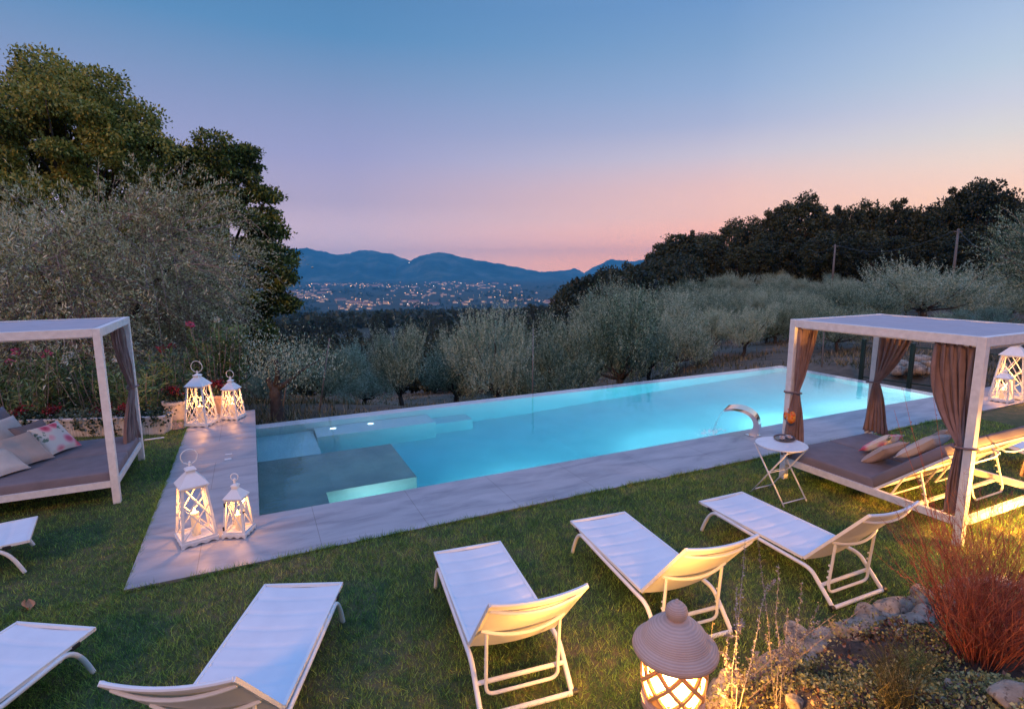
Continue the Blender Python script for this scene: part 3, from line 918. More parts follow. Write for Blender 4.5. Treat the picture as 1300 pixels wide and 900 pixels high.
BA = R(50)          # backrest angle
def make_lounger():
    root = empty('sun_lounger', (0, 0, 0))
    hw = .325; ST = .33; HY = -1.30; BL = .86
    rail = MB()
    for s in (-1, 1):
        x = s * (hw + .012)
        pts = [Vector((x, -.01, 0.012))] + arc((x, -.045, .10), (x, -.13, .315), (x, -.25, .300), 7) + [Vector((x, -.7, .285)), Vector((x, HY, .27))] \
            + arc((x, HY - .04, .268), (x, HY - .11, .262), (x, HY - .15, .215), 4) + [Vector((x, HY - .345, .018))]
        rail.tube(pts, .019, 10)
    rail.build('frame_rail', M['white_metal'], root, True, 50)
    cb = MB(); cb.tube([(-hw - .012, HY - .345, .018), (hw + .012, HY - .345, .018)], .019, 10)
    cb.build('ground_bar', M['white_metal'], root, True, 50)
    cb = MB(); cb.tube([(-hw - .012, HY - .205, .16), (hw + .012, HY - .205, .16)], .017, 10)
    cb.build('cross_bar', M['white_metal'], root, True, 50)
    cb = MB(); cb.tube([(-hw - .012, -.24, .283), (hw + .012, -.24, .283)], .014, 8)
    cb.build('foot_bar', M['white_metal'], root, True, 50)
    for s in (-1, 1):
        c = MB(); c.tube([(s * (hw + .012), HY - .345, .020), (s * (hw + .052), HY - .345, .020)], .026, 10)
        c.build('end_cap', M['black_plastic'], root, True, 40)
        c = MB(); c.box((s * (hw + .004), -.115, ST - .022), (.03, .065, .036), bev=.006)
        c.build('clip', M['black_plastic'], root)
    # seat: padded sling in a slim frame, sagging a little across
    def slab(y0, y1, rise, nq):
        def top(a, c):
            x = (a - .5) * 2 * (hw - .006); y = y0 + (y1 - y0) * c
            q = abs(((c * nq) % 1) - .5) * 2
            return Vector((x, y, ST + .004 - .018 * (1 - (2 * a - 1) ** 2) - .009 * q ** 8 + rise * 0))
        return top
    se = MB(); f = slab(HY + .01, .045, 0, 7)
    se.grid(f, 12, 56); se.grid(lambda a, c: f(a, c) - Vector((0, 0, .016)), 12, 56, True)
    se.build('seat_sling', M['sling'], root, True)
    fr = MB()
    for s in (-1, 1):
        fr.beam((s * hw, HY, ST - .004), (s * hw, .05, ST - .004), .022, .026)
    fr.beam((-hw - .011, .05, ST - .004), (hw + .011, .05, ST - .004), .022, .026)
    fr.build('seat_frame', M['white_metal'], root)
    # backrest
    ca, sa = math.cos(BA), math.sin(BA)
    def bp_(x, s, off=0.0, curve=True):
        # s along the back from the hinge; the top end leans back a little further
        y = HY - .012 - s * ca; z = ST + s * sa
        return Vector((x, y - off * sa, z - off * ca))
    bs = MB()
    bs.grid(lambda a, c: bp_((a - .5) * 2 * (hw - .006), BL * c, .030 * (1 - (2 * a - 1) ** 2) + .002 - .004 * 0), 14, 30, True)
    bs.grid(lambda a, c: bp_((a - .5) * 2 * (hw - .006), BL * c, .030 * (1 - (2 * a - 1) ** 2) + .016), 14, 30)
    bs.build('backrest_sling', M['sling'], root, True)
    bf = MB()
    for s in (-1, 1):
        pts = [bp_(s * hw, BL * i / 10, .006) for i in range(11)]
        for i in range(10): bf.beam(pts[i], pts[i + 1], .022, .026)
    top = [bp_((a - .5) * 2 * hw, BL, .034 * (1 - (2 * a - 1) ** 2) + .008) for a in [i / 12 for i in range(13)]]
    bf.tube(top, .014, 8)
    hold = [bp_((a - .5) * 2 * (hw - .01), BL - .09, .055 * (1 - (2 * a - 1) ** 2) + .018) for a in [i / 12 for i in range(13)]]
    bf.tube(hold, .012, 8)
    br_ = [bp_((a - .5) * 2 * (hw - .02), BL * .42, .065 * (1 - (2 * a - 1) ** 2) + .02) for a in [i / 12 for i in range(13)]]
    bf.tube(br_, .013, 8)
    bf.build('backrest_frame', M['white_metal'], root, True, 40)
    # notched prop
    pr = MB(); tx = hw - .055
    tp = bp_(0, BL * .42, .03); ty, tz = tp.y, tp.z
    by, bz = HY - .24, .085
    pts = [Vector((-tx, ty, tz))] + [Vector((-tx, by + .005, bz + .09))] + arc((-tx, by, bz + .06), (-tx, by, bz), (-tx + .07, by, bz), 5) \
        + arc((tx - .07, by, bz), (tx, by, bz), (tx, by, bz + .06), 5) + [Vector((tx, by + .005, bz + .09)), Vector((tx, ty, tz))]
    pr.tube(pts, .013, 8)
    for s in (-1, 1):
        for k in range(4):
            z_ = .17 + .06 * k; f_ = (z_ - bz) / (tz - bz)
            pr.box((s * tx, by + (ty - by) * f_ + .018, z_), (.016, .03, .014))
    pr.build('prop', M['white_metal'], root, True, 40)
    return root


def place(root, foot_mid, dirv, z=-.02):
    """foot_mid (u,v) is the middle of the foot end, dirv (du,dv) points from head to foot"""
    p = P(foot_mid[0], foot_mid[1], z)
    root.location = p
    root.rotation_euler = (0, 0, YAW + math.atan2(dirv[1], dirv[0]) - PI / 2)


lspots = [((.214, 4.695), (.39, .92), 'white lounger left of centre, its raised head cut by the bottom of the photo'),
          ((1.735, 4.672), (.15, 1.27), 'white lounger nearest the terracotta lamp on its left, raised back lit orange'),
          ((3.257, 4.674), (.13, 1.30), 'white lounger behind the hood of the terracotta lamp, its seat half in shade'),
          ((4.868, 4.480), (.03, 1.26), 'white lounger in front of the folding round table'),
          ((-1.563, 4.932), (.53, .86), 'white lounger cut off at the left below the lanterns, only its foot end in view'),
          ((-2.308, 7.09), (.985, .17), 'white lounger at the left edge by the small daybed, only its end in view'),
          ((10.67, 4.17), (.42, .9), 'white lounger behind the large daybed, seen under its raised head')]
proto = make_lounger()
for i, (fm, dv, lab) in enumerate(lspots):
    o = proto if i == 0 else copy_tree(proto)
    place(o, fm, dv)
    tag(o, lab, 'sun lounger', 'white sun loungers on the lawn')

# ------------------------------------------------------------------ daybeds
def curtain_mesh(top_a, top_b, tie, bot_a, bot_b, z1, zt, z0, n=7, amp=.04, bulge=0.0, seed=0):
    """hangs from top_a..top_b (xy), gathered at tie, spreads to bot_a..bot_b"""
    ta, tb, ti, ba, bb = [Vector((*p, 0)) for p in (top_a, top_b, tie, bot_a, bot_b)]
    mb = MB(); rs = random.Random(seed); ph = rs.uniform(0, 6)
    def fn(a, c):
        z = z1 + (z0 - z1) * c
        if z > zt:
            k = (z1 - z) / (z1 - zt); e = k ** 1.7
            A, B = ta.lerp(ti, e), tb.lerp(ti, e)
            am = amp * (1 - .55 * e); bl = bulge * math.sin(PI * min(1, k * 1.02)) * (k ** .7)
        else:
            k = (zt - z) / (zt - z0); e = k ** .65
            A, B = ti.lerp(ba, e), ti.lerp(bb, e)
            am = amp * (.45 + .4 * e); bl = 0
        d_ = (B - A); L = d_.length
        dr = (tb - ta).normalized(); pr_ = Vector((-dr.y, dr.x, 0))
        w_ = .075
        A = A - dr * (w_ * .5); B = B + dr * (w_ * .5)
        p = A.lerp(B, a)
        fold = math.sin(2 * PI * n * a + ph + 1.2 * math.sin(3 * c * PI + a * 4)) + .35 * math.sin(2 * PI * n * 2.3 * a + ph * 2)
        p += pr_ * am * fold * (.7 + .3 * math.sin(a * 9 + ph)) + dr * .01 * math.cos(2 * PI * n * a * 2 + ph)
        p += pr_ * bl * math.sin(PI * a)
        p += (-dr) * bl * .7 * (1 - a)
        return Vector((p.x, p.y, z + .012 * math.sin(2 * PI * n * a) * (c > .98)))
    mb.grid(fn, 90, 44)
    return mb


def make_daybed(label, loc, rz, WD, curtains, raised=True):
    root = empty('canopy_daybed', loc, rz)
    tag(root, label, 'daybed', 'canopied daybeds')
    LD = 2.2; H = 2.30; t_ = .085
    hw, hl = WD / 2, LD / 2
    for sx in (-1, 1):
        for sy in (-1, 1):
            p = MB(); p.box((sx * hw, sy * hl, H / 2 - .025), (t_, t_, H + .05), bev=.005)
            p.build('post', M['white_wood'], root)
    rf = MB(); bh = .10
    zc = H - bh / 2 - .003
    for s in (-1, 1):
        rf.box((s * (hw + .001), 0, zc), (t_ - .012, LD - t_ - .002, bh))
        rf.box((0, s * (hl + .001), zc), (WD - t_ - .002, t_ - .012, bh))
        rf.box((s * (hw - .055), 0, H - bh - .016), (.02, LD - t_ * 1.4, .022))
        rf.box((0, s * (hl - .055), H - bh - .04), (WD - t_ * 1.4, .02, .022))
    rf.build('roof_frame', M['white_wood'], root)
    cn = MB()
    cn.grid(lambda a, c: Vector(((a - .5) * (WD - .10), (c - .5) * (LD - .10), H - .012 + .014 * math.cos(c * 2 * PI * 4) * .4 - .03 * math.sin(PI * a) * math.sin(PI * c))), 20, 60)
    co = cn.build('roof_canopy', M['taupe_canopy'], root, True)
    md = co.modifiers.new('thick', 'SOLIDIFY'); md.thickness = .006
    fr = MB()
    for s in (-1, 1):
        fr.box((s * (hw - .001), 0, .265), (.05, LD - t_ - .002, .085))
        fr.box((0, s * (hl - .001), .265), (WD - t_ - .002, .05, .085))
    hy = -.16 if raised else -.55
    for k in range(5):
        fr.box((0, hy + .1 + (hl - hy - .2) * k / 4, .272), (WD - .06, .05, .02))
    fr.box((0, hy - .42, .24), (WD - .06, .04, .03))
    fr.build('bed_frame', M['white_wood'], root)
    th = .125; z0 = .300
    for s in (-1, 1):
        mm = MB(); mm.box((s * WD / 4, (hy + hl + .01) / 2, z0 + th / 2), (WD / 2 - .012, hl - hy - .0, th), bev=.022)
        mm.build('mattress', M['taupe'], root, True, 50)
        ang = R(41) if raised else R(16)
        bl = .98
        rot = Matrix.Rotation(-ang, 3, 'X')
        # raised head: pad, its frame and the prop under it
        bk_ = MB(); c0 = Vector((s * WD / 4, hy - .015, z0 + .005))
        bk_.box(c0 + rot @ Vector((0, -bl / 2, th / 2 + .015)), (WD / 2 - .016, bl, th), rot, bev=.03)
        bo_ = bk_.build('backrest', M['taupe'], root, True, 50)
        ff = MB()
        for q in (-1, 1):
            ff.beam(c0 + rot @ Vector((q * (WD / 4 - .03), 0, -.002)), c0 + rot @ Vector((q * (WD / 4 - .03), -bl, -.002)), .03, .03, rot @ Vector((0, 0, 1)))
        for y_ in (-.04, -bl * .5, -bl + .02):
            ff.beam(c0 + rot @ Vector((-(WD / 4 - .045), y_, -.002)), c0 + rot @ Vector((WD / 4 - .045, y_, -.002)), .028, .026, rot @ Vector((0, 0, 1)))
        ff.tube([c0 + rot @ Vector((q_[0] * (WD / 4 - .06), q_[1], q_[2])) for q_ in [(-1, -bl + .02, -.02), (-1, -bl - .02, -.10), (-.6, -bl - .02, -.13), (.6, -bl - .02, -.13), (1, -bl - .02, -.10), (1, -bl + .02, -.02)]], .011, 8)
        ff.build('backrest_frame', M['white_metal'], bo_, True, 40)
        pp = MB(); xx = WD / 4 - .13
        tp = c0 + rot @ Vector((0, -bl * .55, -.02))
        pts = [tp + Vector((-xx, 0, 0)), Vector((tp.x - xx, tp.y - .12, .22)), Vector((tp.x - xx + .05, tp.y - .13, .16)), Vector((tp.x + xx - .05, tp.y - .13, .16)), Vector((tp.x + xx, tp.y - .12, .22)), tp + Vector((xx, 0, 0))]
        pp.tube(pts, .013, 8)
        pts = [tp + Vector((-xx, .12, -.03)), Vector((tp.x - xx, tp.y + .30, .25)), Vector((tp.x + xx, tp.y + .30, .25)), tp + Vector((xx, .12, -.03))]
        pp.tube(pts, .012, 8)
        for q in (-1, 1):
            for k_ in range(5):
                f_ = k_ / 5
                pp.box((tp.x + q * xx, tp.y - .12 * (1 - f_) + .018, .24 + (tp.z - .26) * f_), (.015, .03, .014))
        pp.build('prop', M['white_metal'], bo_, True, 40)
    for cu in curtains:
        mb = curtain_mesh(**cu['m'])
        o = mb.build('curtain', M['curtain'], root, True)
        md = o.modifiers.new('thick', 'SOLIDIFY'); md.thickness = .004
        tb_ = MB(); tx, ty = cu['m']['tie']; px_, py_ = cu['post']
        c_ = Vector(((tx + px_) / 2, (ty + py_) / 2, cu['m']['zt']))
        dx_, dy_ = abs(tx - px_) / 2 + .062, abs(ty - py_) / 2 + .062
        pts = [c_ + Vector((dx_ * math.copysign(abs(math.cos(a)) ** .6, math.cos(a)), dy_ * math.copysign(abs(math.sin(a)) ** .6, math.sin(a)), .012 * math.sin(a * 2))) for a in [i * 2 * PI / 20 for i in range(21)]]
        tb_.tube(pts, .013, 6); tb_.build('tieback', M['curtain'], o, True)
    return root


# large daybed: foot towards the pool; local x along u, local y along v
hw = .95; hl = 1.1
make_daybed('large white canopied daybed at the right, brown curtains tied to its posts, head raised', P(7.75, 4.11, -.02), YAW, 1.9, [
    dict(post=(-hw, hl), m=dict(top_a=(-hw + .06, hl - .07), top_b=(-hw + .32, hl - .07), tie=(-hw + .02, hl - .09), bot_a=(-hw - .08, hl - .05), bot_b=(-hw + .14, hl - .16), z1=2.19, zt=1.28, z0=.36, n=6, amp=.028, seed=1)),
    dict(post=(hw, hl), m=dict(top_a=(hw - .05, hl - .08), top_b=(hw - .05, hl - .52), tie=(hw - .06, hl - .08), bot_a=(hw - .07, hl + .02), bot_b=(hw - .04, hl - .28), z1=2.19, zt=1.25, z0=.46, n=6, amp=.030, seed=2)),
    dict(post=(-hw, -hl), m=dict(top_a=(-hw + .02, -hl + .42), top_b=(-hw + .06, -hl + .06), tie=(-hw + .02, -hl + .09), bot_a=(-hw - .02, -hl + .12), bot_b=(-hw + .10, -hl + .06), z1=2.19, zt=1.10, z0=.34, n=6, amp=.040, bulge=.16, seed=3)),
    dict(post=(hw, -hl), m=dict(top_a=(hw - .05, -hl + .08), top_b=(hw - .05, -hl + .36), tie=(hw - .06, -hl + .08), bot_a=(hw - .07, -hl), bot_b=(hw - .04, -hl + .22), z1=2.19, zt=1.2, z0=.4, n=6, amp=.03, seed=4)),
])
# small daybed at the left: foot towards the pool deck (local y along u, local x against v)
hw2 = .91
make_daybed('white canopied daybed cut off at the left edge, one brown curtain at its far post', P(-2.88, 9.33, -.02), YAW - PI / 2, 1.82, [
    dict(post=(-hw2, hl), m=dict(top_a=(-hw2 + .62, hl - .06), top_b=(-hw2 + .12, hl - .05), tie=(-hw2 + .16, hl + .01), bot_a=(-hw2 + .50, hl - .10), bot_b=(-hw2 + .10, hl - .02), z1=2.19, zt=1.22, z0=.40, n=6, amp=.065, seed=6)),
    dict(post=(-hw2, -hl), m=dict(top_a=(-hw2 + .05, -hl + .06), top_b=(-hw2 + .30, -hl + .06), tie=(-hw2 + .07, -hl + .08), bot_a=(-hw2 + .02, -hl + .08), bot_b=(-hw2 + .26, -hl + .07), z1=2.19, zt=1.22, z0=.42, n=6, amp=.03, seed=7)),
], raised=False)


# ------------------------------------------------------------------ cushions
def cushion(name, label, cat_group, mat, loc, rot, size=.45, thick=.16, piping=True):
    mb = MB(); n = 16
    def pt(a, c, s):
        x, y = a * 2 - 1, c * 2 - 1
        e = (1 - abs(x) ** 2.6) * (1 - abs(y) ** 2.6)
        pin = 1 - .09 * (1 - x * x) * abs(y) ** 3; pin2 = 1 - .09 * (1 - y * y) * abs(x) ** 3
        z = s * thick / 2 * max(0, e) ** .45 * (1 + .10 * math.sin(x * 4 + s) * math.sin(y * 3.1 + 1))
        return Vector((x * size / 2 * pin2, y * size / 2 * pin, z))
    mb.grid(lambda a, c: pt(a, c, 1), n, n); mb.grid(lambda a, c: pt(a, c, -1), n, n, True)
    o = mb.build(name, mat, None, True)
    o.location = loc; o.rotation_euler = rot
    tag(o, label, 'cushion', cat_group)
    if piping:
        pp = MB(); q = []
        for k in range(64):
            s_ = k / 16
            if s_ < 1: a, c = s_, 0
            elif s_ < 2: a, c = 1, s_ - 1
            elif s_ < 3: a, c = 3 - s_, 1
            else: a, c = 0, 4 - s_
            q.append(pt(a, c, 0))
        q.append(q[0]); pp.tube(q, .006, 6, False); pp.build('piping', mat, o, True)
    return o


def at_z(px, py, z):
    r_ = ray(px, py); return CAM + r_ * ((z - 3.0) / r_.z)


def cush(px, py, z, tilt, spin, *a, **k):
    """centre of the cushion seen at px,py at height z; tilt about its own side after a spin about the vertical"""
    p = at_z(px, py, z)
    m_ = Matrix.Rotation(YAW + spin, 4, 'Z') @ Matrix.Rotation(tilt, 4, 'X')
    return cushion(*a, loc=p, rot=m_.to_euler(), **k)


LG = 'cushions on the left daybed'; RG = 'cushions on the large daybed'
# left bed leans towards +u, so its cushions face +u
cush(68, 556, .61, R(-46), R(-122), 'cushion', 'flowery cushion in white, pink and red on the left daybed', LG, M['floral'], size=.50, thick=.15)
cush(48, 556, .64, R(-54), R(-118), 'cushion', 'grey brown cushion behind the flowery one', LG, M['taupe'], size=.52, thick=.14)
cush(28, 571, .60, R(-42), R(-128), 'cushion', 'beige cushion with a pale piped edge in front on the left daybed', LG, M['beige'], size=.52, thick=.17)
cush(10, 550, .67, R(-52), R(-120), 'cushion', 'pale cream cushion half hidden behind the beige one', LG, M['cream'], size=.50, thick=.15)
cush(-2, 538, .74, R(-60), R(-115), 'cushion', 'dark grey cushion standing at the very left edge', LG, M['taupe'], size=.48, thick=.15)
cush(-2, 588, .55, R(-32), R(-130), 'cushion', 'cream cushion lying lowest at the left edge of the picture', LG, M['cream'], size=.46, thick=.15)
# right bed: its cushions lie on the raised head pads
def lean_on(x, y, z, tilt, spin, label, mat, size, thick):
    """centre in the daybed's own frame; the lower edge stands on the mattress or the pad, the upper one leans back"""
    w_ = P(7.75, 4.11, -.02) + Matrix.Rotation(YAW, 3, 'Z') @ Vector((x, y, z))
    m_ = Matrix.Rotation(YAW, 4, 'Z') @ Matrix.Rotation(-R(tilt), 4, 'X') @ Matrix.Rotation(R(spin), 4, 'Z')
    cushion('cushion', label, RG, mat, w_, m_.to_euler(), size, thick)


lean_on(.10, .40, .575, 40, 14, 'flowery cushion in dark red and cream at the far side of the large daybed', M['floral'], .46, .14)
lean_on(-.28, .14, .57, 42, -8, 'beige piped cushion in the middle of the large daybed', M['beige'], .46, .15)
lean_on(.24, -.20, .78, 44, 14, 'beige and white cushion lying behind the others on the far backrest', M['beige'], .45, .14)
lean_on(-.48, -.42, .855, 42, 5, 'large cream cushion lying on the near raised backrest', M['cream'], .50, .16)

# ------------------------------------------------------------------ folding table, tray, drinks
tp = P(6.13, 4.76, -.02)
tb = empty('folding_table', tp, YAW)
tag(tb, 'white folding round metal table beside the large daybed', 'side table')
b = MB(); b.lathe([(0, .718), (.30, .718), (.312, .722), (.315, .732), (.312, .738), (0, .738)], 48); b.build('table_top', M['white_metal'], tb, True, 40)
for s in (-1, 1):
    # each leg frame: two bars and two rungs, crossing the other frame
    lg = MB(); wd = .21 if s > 0 else .18
    for q in (-1, 1):
        lg.tube([(q * wd, s * .24, .71), (q * wd, -s * .27, .01)], .010, 8)
    lg.tube([(-wd, -s * .25, .05), (wd, -s * .25, .05)], .008, 8)
    lg.tube([(-wd, -s * .02, .38), (wd, -s * .02, .38)], .006, 8)
    lg.tube([(-wd, s * .24, .70), (wd, s * .24, .70)], .008, 8)
    lg.build('leg_frame', M['white_metal'], tb, True)
tz = .7185
tr_ = empty('serving_tray', at_z(996, 557, tz), YAW + .5)
tag(tr_, 'dark oval metal tray of snacks on the round table', 'tray')
b = MB(); b.lathe([(0, .001), (.13, .001), (.155, .016), (.165, .018), (.16, .012), (.132, .006), (0, .006)], 36)
for i, v in enumerate(b.v): b.v[i] = (v[0] * 1.12, v[1] * .82, v[2])
b.build('tray_dish', M['steel_tray'], tr_, True, 50)
bo_g = 'bowls of snacks on the tray'
for i, (x, y, lab) in enumerate([(-.08, .02, 'small white bowl of snacks at the left of the tray'), (.0, .03, 'small white bowl of snacks in the middle of the tray'), (.08, -.03, 'small white bowl of snacks at the right of the tray'), (.03, -.055, 'small white bowl of snacks at the near rim of the tray')]):
    q = Matrix.Rotation(YAW + .5, 3, 'Z') @ Vector((x, y, 0)) + Vector(tr_.location)
    bw = empty('snack_bowl', q + Vector((0, 0, .0065)), i)
    tag(bw, lab, 'bowl', bo_g)
    b = MB(); b.lathe([(0, 0), (.020, 0), (.036, .022), (.033, .022), (.018, .006), (0, .006)], 20); b.build('bowl', M['china'], bw, True, 60)
    b = MB(); vs, fs = rock_geo(60 + i, (.029, .029, .012), 3, .35); b.add([v + Vector((0, 0, .018)) for v in vs], fs); b.build('snack', M['snack'], bw, True)
for i, (px, py, lab) in enumerate([(1003, 549, 'stemmed glass of orange drink in front beside the tray'), (999, 545, 'stemmed glass of orange drink behind the other glass')]):
    g = empty('wine_glass', at_z(px, py, tz) , i)
    tag(g, lab, 'drink glass', 'glasses of orange drink'); g.scale = (1.45,) * 3
    b = MB(); b.lathe([(0, .001), (.034, .001), (.034, .004), (.006, .008), (.004, .02), (.004, .075), (.012, .085), (.038, .115), (.043, .14), (.040, .175), (.036, .20)], 24, cap=False); b.build('glass', M['glass'], g, True)
    b = MB(); b.lathe([(0, .088), (.012, .089), (.0365, .116), (.0415, .14), (.039, .168), (0, .17)], 24, cap=False); b.build('drink', M['drink'], g, True, 60)
    b = MB(); b.lathe([(0, -.004), (.03, -.004), (.033, 0), (.03, .004), (0, .004)], 20)
    rt = Matrix.Rotation(1.2, 3, 'X') @ Matrix.Rotation(.4, 3, 'Y')
    b.v = [tuple(rt @ Vector(v) + Vector((.012, -.005, .178))) for v in b.v]
    b.build('fruit_slice', M['drink'], g, True, 50)

# ------------------------------------------------------------------ chrome water spout
sp = empty('water_spout', P(7.98, 6.84, 0.0), YAW - .05); sp.scale = (1.12,) * 3
tag(sp, 'curved chrome water spout pouring into the pool beside the large daybed', 'water spout')
def spine(t):
    # rises, arches over the edge and ends in a lip above the water
    p = [Vector((.02, -.02, .0)), Vector((.17, -.12, .24)), Vector((-.02, .02, .52)), Vector((-.20, .34, .385))]
    return (1 - t) ** 3 * p[0] + 3 * t * (1 - t) ** 2 * p[1] + 3 * t * t * (1 - t) * p[2] + t ** 3 * p[3]
side = Vector((.82, .57, 0)).normalized()
b = MB()
def spf(off):
    def f(a, c):
        t_ = c; d_ = (spine(min(1, t_ + .01)) - spine(max(0, t_ - .01))).normalized()
        n_ = side.cross(d_).normalized()
        w_ = .17 + .20 * (t_ ** 1.2)
        th = .09 * (1 - t_) ** 1.5 + .03
        return spine(t_) + side * ((a - .5) * w_) + n_ * (off * th - .03 * math.cos((a - .5) * PI) * (1 - t_) * 0)
    return f
b.grid(spf(.5), 8, 30); b.grid(spf(-.5), 8, 30, True)
f1, f2 = spf(.5), spf(-.5)
for a_ in (0, 1):
    b.grid(lambda a, c: f1(a_, c).lerp(f2(a_, c), a), 1, 30, a_ == 0)
b.grid(lambda a, c: f1(a, 1).lerp(f2(a, 1), c), 8, 1)
b.build('spout_body', M['chrome'], sp, True, 40)
b = MB(); b.box((.03, -.02, .006), (.20, .16, .012), bev=.004); b.build('base_plate', M['chrome'], sp)
b = MB()
lip = spine(1.0)
def wf(a, c):
    p = lip + side * ((a - .5) * .34 * (1 - .25 * c)) + Vector((-.10, .17, 0)) * c
    return Vector((p.x + .006 * math.sin(a * 23 + c * 3), p.y, lip.z - .004 - (lip.z + .045) * c ** 1.8))
b.grid(wf, 24, 16)
b.build('water_sheet', M['fall'], sp, True)
b = MB(); rs = random.Random(8)
for k in range(70):
    c_ = lip + Vector((-.10 + rs.gauss(0, .10) - .10 * rs.random(), .17 + rs.gauss(0, .05), 0)) + side * rs.uniform(-.2, .14)
    vs, fs = rock_geo(900 + k % 7, (rs.uniform(.010, .034), rs.uniform(.008, .022), .005), 1, .2)
    b.add([v + Vector((c_.x, c_.y, -.043)) for v in vs], fs)
M['foam'] = simple('foam', (0.85, 0.88, 0.9), 0.6, 0.02)
b.build('foam', M['foam'], sp, True)

# ------------------------------------------------------------------ lanterns
def make_lantern(label, uv, w, h, rz, lattice, z=0.0, glass=False, candles=1, power=8):
    root = empty('candle_lantern', P(uv[0], uv[1], z), YAW + rz)
    tag(root, label, 'lantern', 'white candle lanterns on the deck')
    hb = h * .60            # body top
    wt_ = w * .60           # body width at the top
    zb = .055
    b = MB()
    # base: board on a scalloped skirt
    b.box((0, 0, zb - .012), (w, w, .024), bev=.003)
    for k in range(4):
        rot = Matrix.Rotation(k * PI / 2, 3, 'Z'); n = 18; pts = []
        prof = []
        for i in range(n + 1):
            x = -w / 2 + .004 + (w - .008) * i / n; f_ = abs(i / n - .5) * 2
            lo_ = 0.0 if f_ > .80 else .014 + .010 * math.cos(f_ * PI * 3.2)
            prof.append((x, lo_))
        vs = []
        for x, lo_ in prof: vs += [Vector((x, -w / 2 + .003, lo_)), Vector((x, -w / 2 + .003, zb - .025)), Vector((x, -w / 2 + .015, lo_)), Vector((x, -w / 2 + .015, zb - .025))]
        fs = []
        for i in range(n):
            a = i * 4; c_ = a + 4
            fs += [(a, c_, c_ + 1, a + 1), (a + 2, a + 3, c_ + 3, c_ + 2), (a, a + 2, c_ + 2, c_)]
        b.add([rot @ v for v in vs], fs)
    b.build('base', M['white_wood'], root)
    b = MB(); ps = .026 * (w / .38) ** .5
    hwb, hwt = w / 2 - .022, wt_ / 2
    for sx in (-1, 1):
        for sy in (-1, 1):
            b.beam((sx * hwb, sy * hwb, zb), (sx * hwt, sy * hwt, hb), ps, ps)
    for k in range(4):
        rot = Matrix.Rotation(k * PI / 2, 3, 'Z')
        for z_, hh in ((zb + .012, hwb), (hb - .012, hwt)):
            b.beam(rot @ Vector((-hh + ps / 2, -hh, z_)), rot @ Vector((hh - ps / 2, -hh, z_)), ps * .8, ps * .9)
    b.build('frame', M['white_wood'], root)
    # crossing laths on every side
    b = MB(); bw = .0135 * (w / .38) ** .5
    def facept(s, t): # s -1..1 across, t 0..1 up
        hh = hwb + (hwt - hwb) * t
        return Vector((s * (hh - ps * .45), -hh, zb + (hb - zb) * t))
    for k in range(4):
        rot = Matrix.Rotation(k * PI / 2, 3, 'Z')
        for i, (s0, t0, s1, t1) in enumerate(lattice):
            for m_ in (1, -1):
                o_ = Vector((0, .002 + .006 * (m_ > 0) + .0004 * i, 0))
                b.beam(rot @ (facept(s0 * m_, t0) + o_), rot @ (facept(s1 * m_, t1) + o_), bw, .006, rot @ Vector((0, 1, 0)))
    b.build('lattice', M['white_wood'], root)
    # pyramid roof, neck, cap, ring
    rw = wt_ / 2 + .035 * (w / .38); rh = h * .115
    b = MB(); b.box((0, 0, hb + .008), (2 * rw, 2 * rw, .014)); b.box((0, 0, hb + .0155 + rh / 2), (2 * rw * .985, 2 * rw * .985, rh), taper=.32)
    nk = rw * .33; z_ = hb + .0155 + rh
    b.box((0, 0, z_ + .017), (nk * 1.7, nk * 1.7, .032)); b.box((0, 0, z_ + .041), (nk * 2.3, nk * 2.3, .014), taper=.85); b.box((0, 0, z_ + .058), (nk * 1.7, nk * 1.7, .018), taper=.4)
    ro = b.build('roof', M['white_metal'], root)
    b = MB(); z2 = z_ + .066
    b.lathe([(.012, z2 - .01), (.016, z2 + .015), (.011, z2 + .03), (.014, z2 + .045), (.006, z2 + .06), (0, z2 + .062)], 12); 
    rr_ = (h - z2 - .03) / 2 * .84
    b.tube([(rr_ * math.sin(a), 0, z2 + .03 + rr_ - rr_ * math.cos(a)) for a in [i * 2 * PI / 28 for i in range(29)]], .0055 * (w / .38) ** .5, 8, False)
    b.build('ring_handle', M['white_metal'], root, True)
    if glass:
        for k in range(4):
            rot = Matrix.Rotation(k * PI / 2, 3, 'Z'); g = MB()
            q = [rot @ (p + Vector((0, .014, 0))) for p in (facept(-1, .02), facept(1, .02), facept(1, .98), facept(-1, .98))]
            q2 = [rot @ (p + Vector((0, .017, 0))) for p in (facept(-1, .02), facept(1, .02), facept(1, .98), facept(-1, .98))]
            g.add(q + q2, [(0, 1, 2, 3), (7, 6, 5, 4), (0, 4, 5, 1), (2, 6, 7, 3), (1, 5, 6, 2), (3, 7, 4, 0)])
            g.build('pane', M['glass'], root)
        for t_ in (.16, .86):
            g = MB(); q = facept(-1, t_); g.box(q + Vector((-.012, -.012, 0)), (.016, .014, .045)); g.build('hinge', M['black_plastic'], root)
        g = MB(); q = Matrix.Rotation(PI / 2, 3, 'Z') @ facept(-1, .62); g.box(q + Vector((.016, 0, 0)), (.02, .03, .014)); g.build('latch', M['black_plastic'], root)
